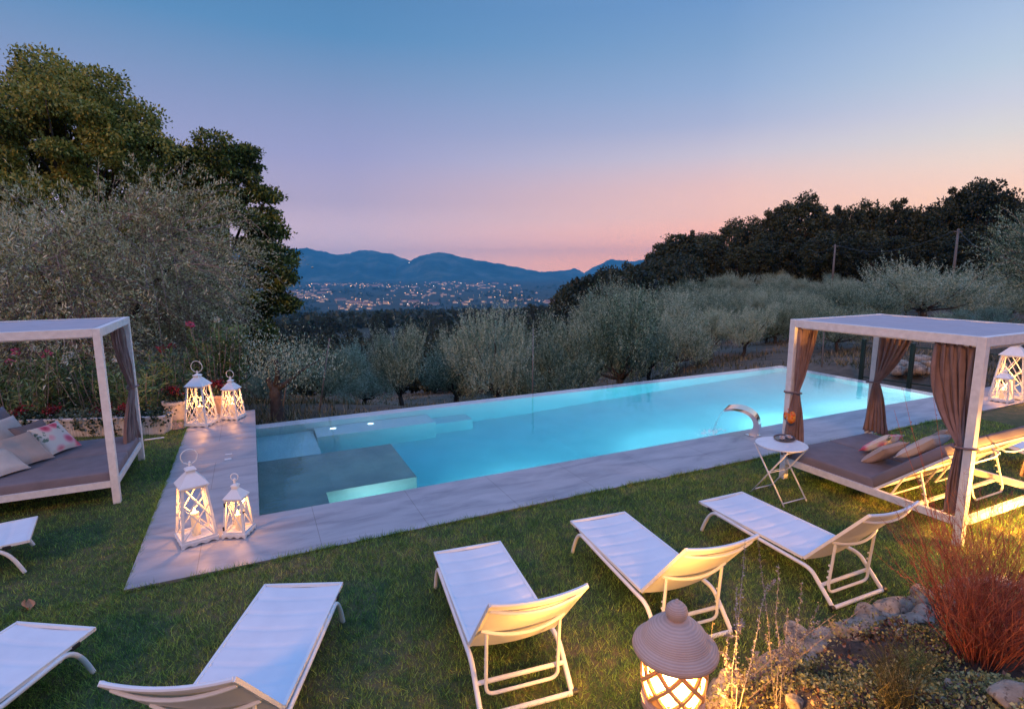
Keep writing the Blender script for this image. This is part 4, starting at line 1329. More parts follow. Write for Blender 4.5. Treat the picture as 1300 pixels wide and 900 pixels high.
    for c_ in range(candles):
        cr = .045 * (w / .38); ch = h * (.24 if candles == 1 else .17)
        ox = 0 if candles == 1 else (-.05 + .1 * c_)
        b = MB(); b.lathe([(0, zb), (cr, zb), (cr, zb + ch - .004), (cr * .9, zb + ch), (0, zb + ch - .006)], 20, (ox, 0, 0)); cd = b.build('candle', M['wax'], root, True, 50)
        b = MB(); b.lathe([(.001, zb + ch - .004), (.014, zb + ch + .014), (.010, zb + ch + .036), (0, zb + ch + .062)], 10, (ox, 0, 0)); b.build('flame', M['flame'], cd, True)
        L = bpy.data.lights.new('candle_light', 'POINT'); L.energy = power / candles; L.color = (1.0, .39, .09); L.shadow_soft_size = .02
        lo_ = link(bpy.data.objects.new('candle_light', L)); lo_.parent = root; lo_.location = (ox, 0, zb + ch + .095)
    return root


X2 = [(-1, 0.36, 1, .98), (-1, .02, 1, .62)]
X3 = [(-1, .02, 1, .70), (-1, .33, .55, .98), (-.35, .02, 1, .40)]
X1 = [(-1, .02, 1, .98)]
make_lantern('tall white lantern with crossed laths and one candle, front left on the deck corner', (-.745, 6.78), .375, 1.08, .28, X2)
make_lantern('smallest white lantern with glass panes and black hinges, by the near pool corner', (-.315, 6.71), .27, .74, -.42, X1, glass=True, power=6.5)
make_lantern('tallest white lantern of dense crossed laths at the far end of the left deck', (-1.05, 12.05), .45, 1.30, -.45, X3, power=15)
make_lantern('white lantern with a flower pot behind it at the far corner of the left deck', (-.50, 12.28), .36, 1.02, -.48, X3, power=11)
make_lantern('large white lantern standing on the deck behind the large daybed', (15.75, 6.35), .62, 1.62, .2, X3, power=20)
make_lantern('small white lantern in front of the large one behind the large daybed', (15.05, 6.20), .36, .88, .1, X1, power=14)

# ------------------------------------------------------------------ vegetation tools
def unit(a):
    return a / np.maximum(1e-9, np.linalg.norm(a, axis=-1, keepdims=True))


def leaf_arrays(base, axis, L, Wd, rng):
    """pointed leaves: 4 corners each"""
    n_ = len(base)
    nrm = unit(rng.normal(size=(n_, 3)))
    side = unit(np.cross(axis, nrm)) * (Wd / 2)[:, None]
    mid = base + axis * (L * .45)[:, None]
    tip = base + axis * L[:, None]
    bend = unit(np.cross(side, axis)) * (L * .10)[:, None]
    vs = np.stack([base, mid + side + bend, tip, mid - side + bend], 1).reshape(-1, 3)
    return vs


def foliage(name, vs, mat, parent):
    return np_mesh(name, vs, np.arange(len(vs)).reshape(-1, 4), mat, parent)


def trunk_mesh(name, limbs, mat, parent, sides=7):
    mb = MB()
    for pts, rs in limbs: mb.tube(pts, rs, sides)
    return mb.build(name, mat, parent, True)


def wander(a, b, n, amt, rnd):
    a, b = Vector(a), Vector(b); out = []
    for i in range(n + 1):
        t_ = i / n
        j = amt * math.sin(PI * t_)
        out.append(a.lerp(b, t_) + Vector((rnd.uniform(-j, j), rnd.uniform(-j, j), rnd.uniform(-j, j) * .5)))
    return out


def make_olive(seed, h=4.4, rad=2.1, shoots=520, per=22, leafL=.075, leafW=.020, mat='olive_leaf', droop=0.0, upright=.85, twigs=0):
    rnd = random.Random(seed); rng = np.random.default_rng(seed)
    root = empty('olive_tree', (0, 0, 0))
    limbs = []
    fork = h * rnd.uniform(.15, .20)
    lean = Vector((rnd.uniform(-.25, .25), rnd.uniform(-.25, .25), 0))
    tr = .055 * h / 2 * 1.25
    limbs.append((wander((0, 0, -.5), Vector((0, 0, fork)) + lean, 5, .08, rnd), [tr * 1.5, tr * 1.25, tr, tr * .9, tr * .92, tr * .85]))
    lobes = []
    nl = rnd.randint(13, 16)
    for i in range(nl):
        a = 2 * PI * i / nl * 2.4 + rnd.uniform(-.4, .4)
        rr_ = rad * (.2 + .68 * rnd.random()) if i else 0
        c = Vector((math.cos(a) * rr_, math.sin(a) * rr_, h * (.24 + .50 * (rnd.random() if i % 3 else .15 + .2 * rnd.random()) * (1 - .35 * rr_ / rad)))) + lean
        s_ = rad * rnd.uniform(.22, .44)
        lobes.append((c, s_))
        if i % 2 == 0 or i < 4:
            mid = (Vector((0, 0, fork)) + lean).lerp(c, .5) + Vector((0, 0, -.1))
            st = Vector((0, 0, fork)) + lean
            p1 = wander(st, mid, 3, .07, rnd); p2 = wander(mid, c, 3, .10, rnd)
            pts = p1 + p2[1:]
            limbs.append((pts, [tr * .42 * (1 - .85 * k / (len(pts) - 1)) + .008 for k in range(len(pts))]))
    C_ = np.array([l[0] for l in lobes]); s_ = np.array([l[1] for l in lobes])
    k = rng.choice(len(lobes), shoots, p=s_ ** 2 / (s_ ** 2).sum())
    dirs = unit(rng.normal(size=(shoots, 3)))
    rr2 = s_[k] * rng.uniform(.25, 1.0, shoots) ** .6
    st = C_[k] + dirs * rr2[:, None] * np.array([1, 1, .85])
    cen = np.array([lean.x, lean.y, h * .45])
    outw = unit(st - cen)
    ax = unit(outw * .55 + dirs * .35 + np.array([0, 0, upright]) + rng.normal(size=(shoots, 3)) * .28)
    L = rng.uniform(.35, .9, shoots) * np.where(rng.random(shoots) < .12, 1.7, 1.0) * h / 4.4
    t_ = np.linspace(0.02, 1, per)
    pos = st[:, None, :] + ax[:, None, :] * (L[:, None] * t_)[..., None]
    pos[..., 2] -= (droop * (t_ ** 2))[None, :] * L[:, None] * (.5 + .5 * rng.random((shoots, 1)))
    pos += rng.normal(size=pos.shape) * .018
    la = unit(ax[:, None, :] * .75 + rng.normal(size=pos.shape) * .55)
    pos = pos.reshape(-1, 3); la = la.reshape(-1, 3); n_ = len(pos)
    sc = np.repeat(rng.uniform(.8, 1.2, shoots), per)
    trunk_mesh('trunk', limbs, M['olive_bark'], root)
    if twigs:
        mb = MB()
        for i in range(min(twigs, shoots)):
            a_ = Vector(st[i]); b_ = Vector(pos.reshape(shoots, per, 3)[i, -1]); m_ = Vector(pos.reshape(shoots, per, 3)[i, per // 2])
            back = a_ - (m_ - a_) * 1.2
            mb.tube([back, a_, m_, b_], [.009, .007, .005, .002], 4, False)
        mb.build('twigs', M['twig'], root)
    foliage('crown', leaf_arrays(pos, la, leafL * sc * rng.uniform(.7, 1.3, n_), leafW * sc * rng.uniform(.8, 1.2, n_), rng), M[mat], root)
    return root


def make_broadleaf(seed, kind, h, rad, lobes_n, per, leafL, leafW, mat, bare=.25, flat=.62, top=1.0, spread=1.0, tag_bark='bark'):
    """rounded tree: many clumps on limbs, with gaps between them"""
    rnd = random.Random(seed); rng = np.random.default_rng(seed)
    root = empty(kind, (0, 0, 0))
    cz = h * (bare + 1) / 2; hz = h * (1 - bare) / 2
    limbs = []
    tr = h * .026
    limbs.append((wander((0, 0, -1), (rnd.uniform(-.3, .3), rnd.uniform(-.3, .3), cz + hz * .3), 6, h * .012, rnd), [tr * 1.3, tr * 1.1, tr, tr * .85, tr * .65, tr * .45, tr * .2]))
    C_ = []; s_ = []
    gold = PI * (3 - 5 ** .5)
    for i in range(lobes_n):
        zz = 1 - 2 * (i + .5) / lobes_n; rxy = math.sqrt(max(0, 1 - zz * zz)); a = i * gold + rnd.uniform(-.5, .5)
        k = rnd.uniform(.55, 1.0) ** .8
        prof = (1 - .28 * max(0, zz)) if kind != 'x' else 1
        c = Vector((math.cos(a) * rxy * rad * k * prof * spread, math.sin(a) * rxy * rad * k * prof * spread, cz + zz * hz * k * top))
        C_.append(c); s_.append(rad * rnd.uniform(.13, .30))
        if i % 3 == 0:
            b0 = Vector((0, 0, h * bare * .8 + max(0, (c.z - h * bare) * .45)))
            limbs.append((wander(b0, c, 4, h * .02, rnd), [tr * .42, tr * .3, tr * .2, tr * .13, tr * .05]))
    C_ = np.array(C_); s_ = np.array(s_)
    k = np.repeat(np.arange(lobes_n), per)
    n_ = len(k)
    d_ = unit(rng.normal(size=(n_, 3)))
    r_ = rng.uniform(.15, 1, n_) ** .45 * (1 + .25 * rng.normal(size=n_) * .5)
    pos = C_[k] + d_ * (s_[k] * r_)[:, None] * np.array([1, 1, flat])
    ax = unit(d_ * .6 + rng.normal(size=(n_, 3)) * .6 + np.array([0, 0, -.25]))
    trunk_mesh('trunk', limbs, M[tag_bark], root)
    foliage('crown', leaf_arrays(pos, ax, leafL * rng.uniform(.6, 1.4, n_), leafW * rng.uniform(.6, 1.4, n_), rng), M[mat], root)
    return root


def top_of(o):
    """height of the crown above the foot of a tree, leaving out its few highest leaves"""
    me = [c for c in o.children if c.name.startswith('crown')][0].data
    if 'top' not in me:
        co = np.empty(len(me.vertices) * 3, np.float32); me.vertices.foreach_get('co', co)
        me['top'] = float(np.percentile(co[2::3], 99.4))
    return me['top']


def fit(o, px, d, ytop, rz, z=None, wide=1.0):
    """stand a tree d metres off in picture column px, tall enough to reach picture row ytop"""
    x, y = at_dist(px, d); z0 = hgt(x, y) if z is None else z
    sc = max(.3, (3 + d * (340 - ytop) / 706 - z0) / top_of(o))
    o.location = (x, y, z0); o.rotation_euler = (0, 0, rz); o.scale = (sc * wide, sc * wide, sc)


def put(o, x, y, rz, sc=1.0, z=None, sz=None):
    o.location = (x, y, hgt(x, y) if z is None else z)
    o.rotation_euler = (0, 0, rz); o.scale = (sc, sc, sc if sz is None else sz)
    return o


rt = random.Random(21)
# ---- two great lime trees behind the left corner
t1 = make_broadleaf(31, 'lime_tree', 12.5, 4.6, 190, 900, .150, .095, 'lime_leaf', bare=.10, flat=.46)
fit(t1, 116, 29, 150, .3, -1.0, .88)
tag(t1, 'tallest dark green tree, warm light painted into its yellowish leaves, at the upper left', 'tree')
t2 = make_broadleaf(36, 'lime_tree', 11.2, 3.2, 130, 800, .150, .095, 'lime_leaf', bare=.02, flat=.42)
fit(t2, 284, 28.5, 206, 1.3, -2.4, .86)
tag(t2, 'dark green tree right of the tallest one, standing up against the mountains', 'tree')
# ---- the big olive behind the small daybed
t3 = make_olive(41, h=5.2, rad=3.6, shoots=5200, per=30, leafL=.066, leafW=.017, mat='olive_big_leaf', droop=.75, upright=.25, twigs=1500)
fit(t3, 108, 19.5, 262, .8, -.9, .80)
tag(t3, 'huge bushy grey olive tree behind the small daybed', 'olive tree')
# ---- olive at the right edge
t4 = make_olive(42, h=6.0, rad=2.6, shoots=2200, per=24, leafL=.095, leafW=.028, droop=.3, upright=.5, twigs=200)
fit(t4, 1372, 27, 276, 2.0, None, .78)
tag(t4, 'tall olive tree cut off by the right edge above the daybed roof', 'olive tree')

# ---- olive trees just beyond the pool, each in its own place
ol = [make_olive(50 + i, h=[4.4, 4.0, 4.8, 4.2, 4.5][i], rad=[2.1, 2.0, 2.2, 2.3, 1.9][i], shoots=1350, per=26, leafL=.085, leafW=.026, upright=[1.5, 1.1, 1.9, 1.3, 1.6][i]) for i in range(5)]
used = [False] * 5
def olive(k, px, d, rz, ytop, label, group, wide=1.0, z=None):
    o = ol[k] if not used[k] else copy_tree(ol[k])
    used[k] = True
    fit(o, px, d, ytop, rz, z, wide)
    tag(o, label, 'olive tree', group)
    return o
FG = 'olive trees along the far side of the pool'
front = [
    (1, 398, 17.6, 2.0, 432, .95, 'low spreading olive with pale leaves just past the far left pool corner'),
    (3, 322, 18.5, .6, 458, 1.0, 'small olive bush directly behind the lantern with the flower pot'),
    (0, 505, 20.5, 1.0, 412, .72, 'round olive with upright tips behind the pool, left of the middle gap'),
    (2, 625, 21.0, 2.7, 390, .74, 'olive with tall feathery shoots behind the middle of the pool'),
    (1, 700, 20.5, .4, 438, .95, 'low olive with a pruned bare stub behind the pool'),
    (2, 787, 22.0, 4.2, 368, .80, 'tallest silvery olive standing behind the pool right of the middle'),
    (4, 572, 23.5, 3.3, 420, .8, 'olive half hidden between two rounder ones behind the pool'),
    (3, 862, 24.5, .9, 394, .82, 'olive with a dark forked trunk at the right third of the pool'),
    (0, 908, 26.5, 5.1, 390, .82, 'olive with a stout black trunk, left of the first daybed post'),
    (4, 950, 25.5, 2.2, 388, .85, 'olive with a straight trunk close to the first daybed post'),
    (1, 992, 29.0, 3.9, 384, .85, 'olive just behind the first post of the large daybed'),
    (1, 452, 24.0, 1.2, 436, .95, 'small low olive half hidden left of the round one with upright tips'),
    (4, 740, 25.5, 5.3, 404, .85, 'olive in the second row, left of the tallest silvery one'),
    (0, 828, 27.0, 2.4, 400, .85, 'olive in the second row, right of the tallest silvery one'),
    (2, 655, 26.5, .9, 412, .85, 'olive in the second row between the feathery one and the pruned one'),
    (3, 1032, 31.0, 2.9, 372, .9, 'olive seen through the large daybed left of its second post'),
    (3, 1072, 25.0, 1.7, 382, .95, 'round olive seen under the roof of the large daybed by the wire fence'),
]
for k, px, d, rz, yt, wd, lab in front: olive(k, px, d, rz, yt, lab, FG, wd)

# bare pruned olive stem by the far left pool corner
st = empty('pruned_olive', P(.36, 13.7, -.5), 0)
tag(st, 'short thick pruned olive trunk with a bare upright stub at the far left pool corner', 'tree trunk')
rnd = random.Random(3)
trunk_mesh('stem', [([(0, 0, -.3), (.02, 0, .1), (-.02, .02, .35), (.0, 0, .62), (.02, 0, .8)], [.21, .17, .135, .15, .10]),
                    ([(0, 0, .7), (-.10, 0, .85), (-.16, 0, 1.0)], [.11, .085, .06]), ([(.02, 0, .75), (.08, 0, 1.1), (.06, 0, 1.42)], [.085, .055, .045]),
                    ([(.03, 0, .75), (.25, .02, .86), (.55, .1, 1.12), (1.0, .2, 1.4)], [.10, .06, .035, .012])], M['olive_bark'], st)
rng2 = np.random.default_rng(77)
sp_ = np.array([(.5, .1, 1.1), (.9, .2, 1.4), (.1, 0, 1.5), (-.2, 0, 1.3), (-.5, .1, 1.6), (.3, .1, 1.5)])
k = rng2.integers(0, len(sp_), 2600); pos = sp_[k] + rng2.normal(size=(2600, 3)) * np.array([.30, .26, .28])
foliage('sprays', leaf_arrays(pos, unit(rng2.normal(size=(2600, 3)) * .5 + np.array([.1, 0, .7])), rng2.uniform(.05, .09, 2600), rng2.uniform(.015, .022, 2600), rng2), M['olive_leaf'], st)
for i, (px, py, h_, lean, lab) in enumerate([(405, 520, 1.9, .35, 'long leaning support stake under the low spreading olive'), (358, 522, 1.0, .18, 'thin pale stake leaning beside the pruned olive trunk'),
                                             (676, 505, 2.0, .02, 'dark upright stake among the olives behind the pool'), (1043, 470, 1.6, .0, 'pale thin stake beyond the pool under the daybed roof')]):
    p = at_z(px, py, -.5)
    b = MB(); b.tube([(0, 0, 0), (lean, .05, h_)], [.022, .018], 6); o = b.build('stake', M['pole_wood'], None, True); o.location = (p.x, p.y, -.6)
    tag(o, lab, 'stake', 'stakes among the olives')

# ---- olive grove climbing the right slope
GG = 'olive trees of the grove on the right slope'
gl = ['grey green olive standing in the grove on the right hand slope', ]
spots = []
tries = 0
while len(spots) < 215 and tries < 9000:
    tries += 1
    px = rt.uniform(770, 1330); d = rt.uniform(29, 112)
    if px < 860 and d < 45: continue
    if px < 850 and d > 70: continue
    # the dry clearing and its surroundings at the right
    if 1130 < px and 34 < d < 52: continue
    x, y = at_dist(px, d)
    if min([9e9] + [(x - a) ** 2 + (y - b_) ** 2 for a, b_ in spots]) < (3.3 if d < 60 else 3.7) ** 2: continue
    spots.append((x, y))
    k = rt.randrange(5)
    olive(k, px, d, rt.uniform(0, 6.28), 388 - 42 * ((d - 29) / 83) ** .8 + rt.uniform(-5, 7), gl[0], GG, rt.uniform(.95, 1.25))
for px, d, sc, lab in [(1178, 47, 336, 'broad round olive at the rim of the dry clearing, above the daybed roof'), (1228, 55, 348, 'smaller olive just right of the broad round one above the daybed roof'),
                       (1095, 40, 362, 'olive left of the broad round one, its foot hidden by the daybed roof')]:
    olive(3, px, d, 1.0, sc, lab, 'olive trees round the dry clearing', 1.3)

# ---- dark oaks on the ridge
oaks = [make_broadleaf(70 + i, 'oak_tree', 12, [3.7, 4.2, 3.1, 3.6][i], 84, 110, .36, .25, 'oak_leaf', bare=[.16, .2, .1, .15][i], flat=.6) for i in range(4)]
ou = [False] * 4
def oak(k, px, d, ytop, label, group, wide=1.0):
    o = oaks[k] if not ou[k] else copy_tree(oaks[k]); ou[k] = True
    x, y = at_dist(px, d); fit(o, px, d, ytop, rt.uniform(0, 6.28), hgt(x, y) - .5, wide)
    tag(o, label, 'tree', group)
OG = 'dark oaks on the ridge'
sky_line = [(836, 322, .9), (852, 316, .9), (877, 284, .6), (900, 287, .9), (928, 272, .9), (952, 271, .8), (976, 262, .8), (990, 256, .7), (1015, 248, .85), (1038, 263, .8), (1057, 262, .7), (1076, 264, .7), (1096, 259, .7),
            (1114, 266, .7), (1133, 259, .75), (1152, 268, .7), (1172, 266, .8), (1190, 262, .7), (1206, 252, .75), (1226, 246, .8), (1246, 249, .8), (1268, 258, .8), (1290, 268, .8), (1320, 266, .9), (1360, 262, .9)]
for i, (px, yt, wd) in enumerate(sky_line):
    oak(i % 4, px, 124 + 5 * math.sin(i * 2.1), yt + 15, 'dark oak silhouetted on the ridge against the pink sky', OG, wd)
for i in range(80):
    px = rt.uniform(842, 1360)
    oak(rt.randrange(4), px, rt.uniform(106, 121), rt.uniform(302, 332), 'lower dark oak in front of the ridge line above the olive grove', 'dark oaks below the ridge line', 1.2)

# ---- dark woodland in the valley
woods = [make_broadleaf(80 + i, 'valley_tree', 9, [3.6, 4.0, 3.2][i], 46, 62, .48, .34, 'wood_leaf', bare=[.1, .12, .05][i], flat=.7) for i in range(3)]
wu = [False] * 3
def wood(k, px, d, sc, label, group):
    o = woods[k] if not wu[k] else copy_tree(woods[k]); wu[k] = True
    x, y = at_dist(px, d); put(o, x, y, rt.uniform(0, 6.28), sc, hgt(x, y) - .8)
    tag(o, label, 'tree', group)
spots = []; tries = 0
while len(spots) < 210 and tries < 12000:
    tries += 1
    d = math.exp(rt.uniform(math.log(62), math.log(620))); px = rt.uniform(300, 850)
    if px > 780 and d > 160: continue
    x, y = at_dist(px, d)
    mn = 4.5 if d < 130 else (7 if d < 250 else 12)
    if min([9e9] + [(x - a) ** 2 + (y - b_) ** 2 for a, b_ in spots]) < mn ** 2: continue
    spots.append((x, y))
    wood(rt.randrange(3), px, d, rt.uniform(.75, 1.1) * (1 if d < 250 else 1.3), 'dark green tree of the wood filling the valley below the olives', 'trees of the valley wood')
spots2 = []
for i in range(64):
    px = rt.uniform(712, 880); k = rt.randrange(3)
    o = woods[k] if not wu[k] else copy_tree(woods[k]); wu[k] = True
    yt = float(np.interp(px, [712, 760, 800, 840, 880], [366, 346, 336, 326, 322]))
    d = rt.uniform(82, 125); fit(o, px, d, yt + rt.choice([0, 3, 8, 16, 26, 34]) * 1.0, rt.uniform(0, 6.28), None, .8)
    tag(o, 'dark tree on the flank of the ridge sloping down to the valley', 'tree', 'trees on the flank of the ridge')

# far wood between the valley and the plain: nobody could count it
rngf = np.random.default_rng(5)
n_ = 5200
pxs = rngf.uniform(-150, 1000, n_); dd = np.exp(rngf.uniform(math.log(420), math.log(7600), n_))
ang = np.interp(pxs, np.arange(-400, 1700, 10), [math.atan2(ray(p, 340).x, ray(p, 340).y) for p in range(-400, 1700, 10)])
patch = np.sin(ang * 31 + dd * .002) + np.sin(ang * 17 - dd * .0011) + np.sin(dd * .004 + ang * 60) * .7
keep = (dd < 2600) | (patch > .2)
ang, dd = ang[keep], dd[keep]
x = np.sin(ang) * dd; y = np.cos(ang) * dd; z = hgt_np(x, y)
sz_ = np.where(dd < 2600, rngf.uniform(5, 10, len(dd)), rngf.uniform(8, 22, len(dd)))
cen = np.stack([x, y, z], -1)
per = 14
k = np.repeat(np.arange(len(cen)), per); n2 = len(k)
d_ = unit(rngf.normal(size=(n2, 3)))
pos = cen[k] + d_ * (sz_[k] * .8)[:, None] * np.array([1.2, 1.2, .55]) + np.array([0, 0, 1]) * (sz_[k] * .4)[:, None]
ax = unit(rngf.normal(size=(n2, 3)))
vs = leaf_arrays(pos, ax, sz_[k] * rngf.uniform(.5, .9, n2), sz_[k] * rngf.uniform(.4, .7, n2), rngf)
o = foliage('far_woods', vs, M['wood_leaf'], None)
tag(o, 'dark bands of far woods between the valley and the town', 'woods', kind='stuff')

# dry grass and weeds on the open ground beyond the pool
rngd = np.random.default_rng(15)
n_ = 90000
pxd = rngd.uniform(250, 1420, n_); dd = 12.6 * np.exp(rngd.uniform(0, math.log(5.0), n_))
ang = np.interp(pxd, np.arange(-400, 1700, 10), [math.atan2(ray(p, 340).x, ray(p, 340).y) for p in range(-400, 1700, 10)])
x = np.sin(ang) * dd; y = np.cos(ang) * dd
ug, vg = x * CA + y * SA, -x * SA + y * CA
kp = ((vg > 12.9) | (ug > 17.7)) & ((np.sin(x * .9 + np.sin(y * .7) * 2) * np.sin(y * .8 + x * .3) + rngd.normal(size=n_) * .45) > .1)
x, y, dd = x[kp], y[kp], dd[kp]; n_ = len(x)
h_ = rngd.uniform(.06, .24, n_) * np.where(rngd.random(n_) < .1, 1.8, 1); w_ = .006 + .00055 * dd
base = np.stack([x, y, hgt_np(x, y) - .01], -1); th = rngd.uniform(0, 2 * PI, n_); la = rngd.uniform(0, 2 * PI, n_); ln_ = rngd.uniform(.1, .8, n_)
sd_ = np.stack([np.cos(th), np.sin(th), 0 * th], -1) * w_[:, None]
tp_ = base + np.stack([np.cos(la) * ln_ * h_, np.sin(la) * ln_ * h_, h_], -1)
M['dry_grass'] = leaf_mat('dry_grass', [(0.04, 0.05, 0.02), (0.13, 0.12, 0.05), (0.27, 0.21, 0.11), (0.40, 0.31, 0.18)], clump=.5)
o = np_mesh('dry_grass', np.stack([base - sd_, base + sd_, tp_], 1).reshape(-1, 3), np.arange(3 * n_).reshape(-1, 3), M['dry_grass'])
tag(o, 'dry grass and weeds on the bare ground beyond the pool', 'grass', kind='stuff')

# ------------------------------------------------------------------ town on the plain
M['house_wall'] = simple('house_wall', (0.55, 0.47, 0.42), 0.9, 0.2, .2)
M['house_roof'] = simple('house_roof', (0.25, 0.13, 0.10), 0.9, 0.2, .2)
M['lit_window'] = emis('lit_window', (1.0, .58, .25), 1.4, 'NONE')
def house(w, dp, h, wins):
    root = empty('town_house', (0, 0, 0))
    b = MB(); b.box((0, 0, h / 2 - 1), (w, dp, h + 2)); b.build('wall', M['house_wall'], root)
    b = MB(); ro = w / 2 + .6; de = dp / 2 + .6; rh = dp * .22
    b.add([(-ro, -de, h), (ro, -de, h), (ro, de, h), (-ro, de, h), (-ro * .8, 0, h + rh), (ro * .8, 0, h + rh)], [(0, 1, 5, 4), (2, 3, 4, 5), (1, 2, 5), (3, 0, 4), (3, 2, 1, 0)])
    b.build('roof', M['house_roof'], root)
    for i in range(wins):
        b = MB(); b.box((-w * .35 + w * .7 * (i + .5) / wins, -dp / 2 - .06, h * .55), (w / wins * .35, .1, h * .3)); b.build('window', M['lit_window'], root)
    return root
kinds = [house(14, 11, 8, 2), house(26, 13, 9, 3), house(12, 10, 11, 1), house(60, 26, 9, 0)]
hu = [False] * 4
rh = random.Random(9)
cl_ = [(rh.uniform(360, 760), math.exp(rh.uniform(math.log(2900), math.log(8200)))) for _ in range(26)]
cnt = 0
for i in range(285):
    cpx, cd = cl_[rh.randrange(len(cl_))]
    px = cpx + rh.gauss(0, 16); d = cd * math.exp(rh.gauss(0, .055))
    if not (355 < px < 800 and 2700 < d < 8800): continue
    k = rh.choices([0, 1, 2, 3], [5, 4, 3, 1.1])[0]
    o = kinds[k] if not hu[k] else copy_tree(kinds[k]); hu[k] = True
    x, y = at_dist(px, d); s_ = .9 + .25 * (d / 4000)
    o.location = (x, y, hgt(x, y)); o.rotation_euler = (0, 0, rh.uniform(-.7, .7)); o.scale = (s_,) * 3
    tag(o, ['small pale house with a red roof among the lights of the far town', 'wide pale house with a red roof among the lights of the far town', 'tall narrow house among the lights of the far town', 'long pale hall among the lights of the far town'][k], 'house', ['small houses of the far town', 'wide houses of the far town', 'tall houses of the far town', 'halls of the far town'][k])
# bell tower standing out of the houses
bt = empty('bell_tower', (0, 0, 0)); x, y = at_dist(397, 5200); bt.location = (x, y, -200)
b = MB(); b.box((0, 0, 22), (9, 9, 48)); b.build('shaft', M['house_wall'], bt)
b = MB(); b.box((0, 0, 51), (10, 10, 9), taper=.2); b.build('spire', M['house_roof'], bt)
tag(bt, 'pale lit bell tower rising out of the town close to the big tree', 'tower')
M['street_light'] = emis('street_light', (1.0, .50, .18), 6, 'NONE')
M['street_light_white'] = emis('street_light_white', (1.0, .80, .60), 6, 'NONE')
for nm, mk, n_, sd in (('street_lights', 'street_light', 300, 3), ('house_lights', 'street_light_white', 70, 4)):
    b = MB(); rs = random.Random(sd)
    for i in range(n_):
        cpx, cd = cl_[rs.randrange(len(cl_))]
        px = cpx + rs.gauss(0, 22); d = cd * math.exp(rs.gauss(0, .08))
        if not (355 < px < 800 and 2700 < d < 8000): continue
        x, y = at_dist(px, d); r_ = d / 698 * rs.choice([.10, .13, .16, .22, .42])
        b.lathe([(0, -r_), (r_ * .8, -r_ * .5), (r_ * .8, r_ * .5), (0, r_)], 6, (x, y, hgt(x, y) + rs.uniform(9, 16)), False)
    o = b.build(nm, M[mk])
    tag(o, ['orange street lights twinkling across the far town', 'whitish lights twinkling across the far town'][sd - 3], 'town lights', kind='stuff')
b = MB(); q = CAM + ray(519.5, 333.5).normalized() * 9700; b.lathe([(0, -6), (5, -3), (5, 3), (0, 6)], 8, q, False)
o = b.build('hill_light', M['street_light_white']); tag(o, 'single white light high on the dark mountain side', 'light')

# ------------------------------------------------------------------ fence, poles, heap
fp = [(16.55, 10.3), (16.85, 9.1), (17.15, 7.9), (17.45, 6.7)]
fe = empty('wire_fence', P(16.5, 10.3, -.5), YAW); tag(fe, 'dark green wire fence beyond the right end of the pool', 'fence')
def fl(u, v, z): return Vector((u - 16.5, v - 10.3, z + .5))
for u, v in fp:
    b = MB(); b.box(fl(u, v, .10), (.10, .10, 1.5), bev=.01); b.build('post', M['green_metal'], fe)
for z_ in (.74, -.30):
    for (a, b2), (c, d2) in zip(fp[:-1], fp[1:]):
        b = MB(); b.beam(fl(a, b2, z_), fl(c, d2, z_), .035, .04); b.build('rail', M['green_metal'], fe)
b = MB()
for (a, b2), (c, d2) in zip(fp[:-1], fp[1:]):
    for i in range(1, 22):
        t_ = i / 22; b.tube([fl(a + (c - a) * t_, b2 + (d2 - b2) * t_, -.2), fl(a + (c - a) * t_, b2 + (d2 - b2) * t_, .88)], .0018, 4, False)
    for i in range(1, 11):
        z_ = -.2 + 1.08 * i / 11; b.tube([fl(a, b2, z_), fl(c, d2, z_)], .0018, 4, False)
b.build('wire_mesh', M['wire'], fe)
hp = MB(); rs = random.Random(12)
for i in range(16):
    vs, fs = rock_geo(700 + i, (rs.uniform(.2, .4), rs.uniform(.2, .35), rs.uniform(.14, .25)), 2, .2)
    c_ = Vector((rs.gauss(0, .45), rs.gauss(0, .35), rs.uniform(0, .55))); hp.add([v + c_ for v in vs], fs)
o = hp.build('stone_heap', M['stone'], None, True); q = P(18.4, 9.6, -.4); o.location = q
tag(o, 'heap of broken stones behind the wire fence', 'stone heap')
tops = []
for px, d, hh, lab in ((1211, 78, 6.0, 'nearer wooden utility pole at the right with the cable on top'), (1058, 92, 5.4, 'farther utility pole in front of the dark oaks')):
    x, y = at_dist(px, d); zt = 3 + d * (36 if px > 1100 else 24) / 706
    po = empty('utility_pole', (x, y, zt - hh), 0); tag(po, lab, 'utility pole', 'utility poles on the slope')
    b = MB(); b.tube([(0, 0, -1), (0, 0, hh)], [.16, .11], 8); b.build('shaft', M['pole_wood'], po, True)
    b = MB(); b.box((0, 0, hh - .3), (.9, .08, .10)); b.build('cross_arm', M['pole_wood'], po)
    tops.append(Vector((x, y, zt - .1)))
x, y = at_dist(1285, 66); tops.insert(0, Vector((x, y, 3 + 66 * 30 / 706)))
x, y = at_dist(1015, 110); tops.append(Vector((x, y, 3 + 110 * 30 / 706)))
b = MB()
for a, c in zip(tops[:-1], tops[1:]):
    b.tube([a.lerp(c, i / 16) - Vector((0, 0, 1.6 * math.sin(PI * i / 16))) for i in range(17)], .035, 4, False)
o = b.build('overhead_cable', M['wire']); tag(o, 'sagging overhead cable strung between the utility poles', 'cable')

# ------------------------------------------------------------------ flower troughs, oleanders, pots
def leaf_cluster(rng, centers, spread, n, L, Wd, up=.5, dirs=None):
    k = rng.integers(0, len(centers), n)
    pos = np.asarray(centers)[k] + rng.normal(size=(n, 3)) * np.asarray(spread)
    ax = unit(rng.normal(size=(n, 3)) * .7 + np.array([0, 0, up]))
    return leaf_arrays(pos, ax, rng.uniform(.7, 1.3, n) * L, rng.uniform(.7, 1.3, n) * Wd, rng)


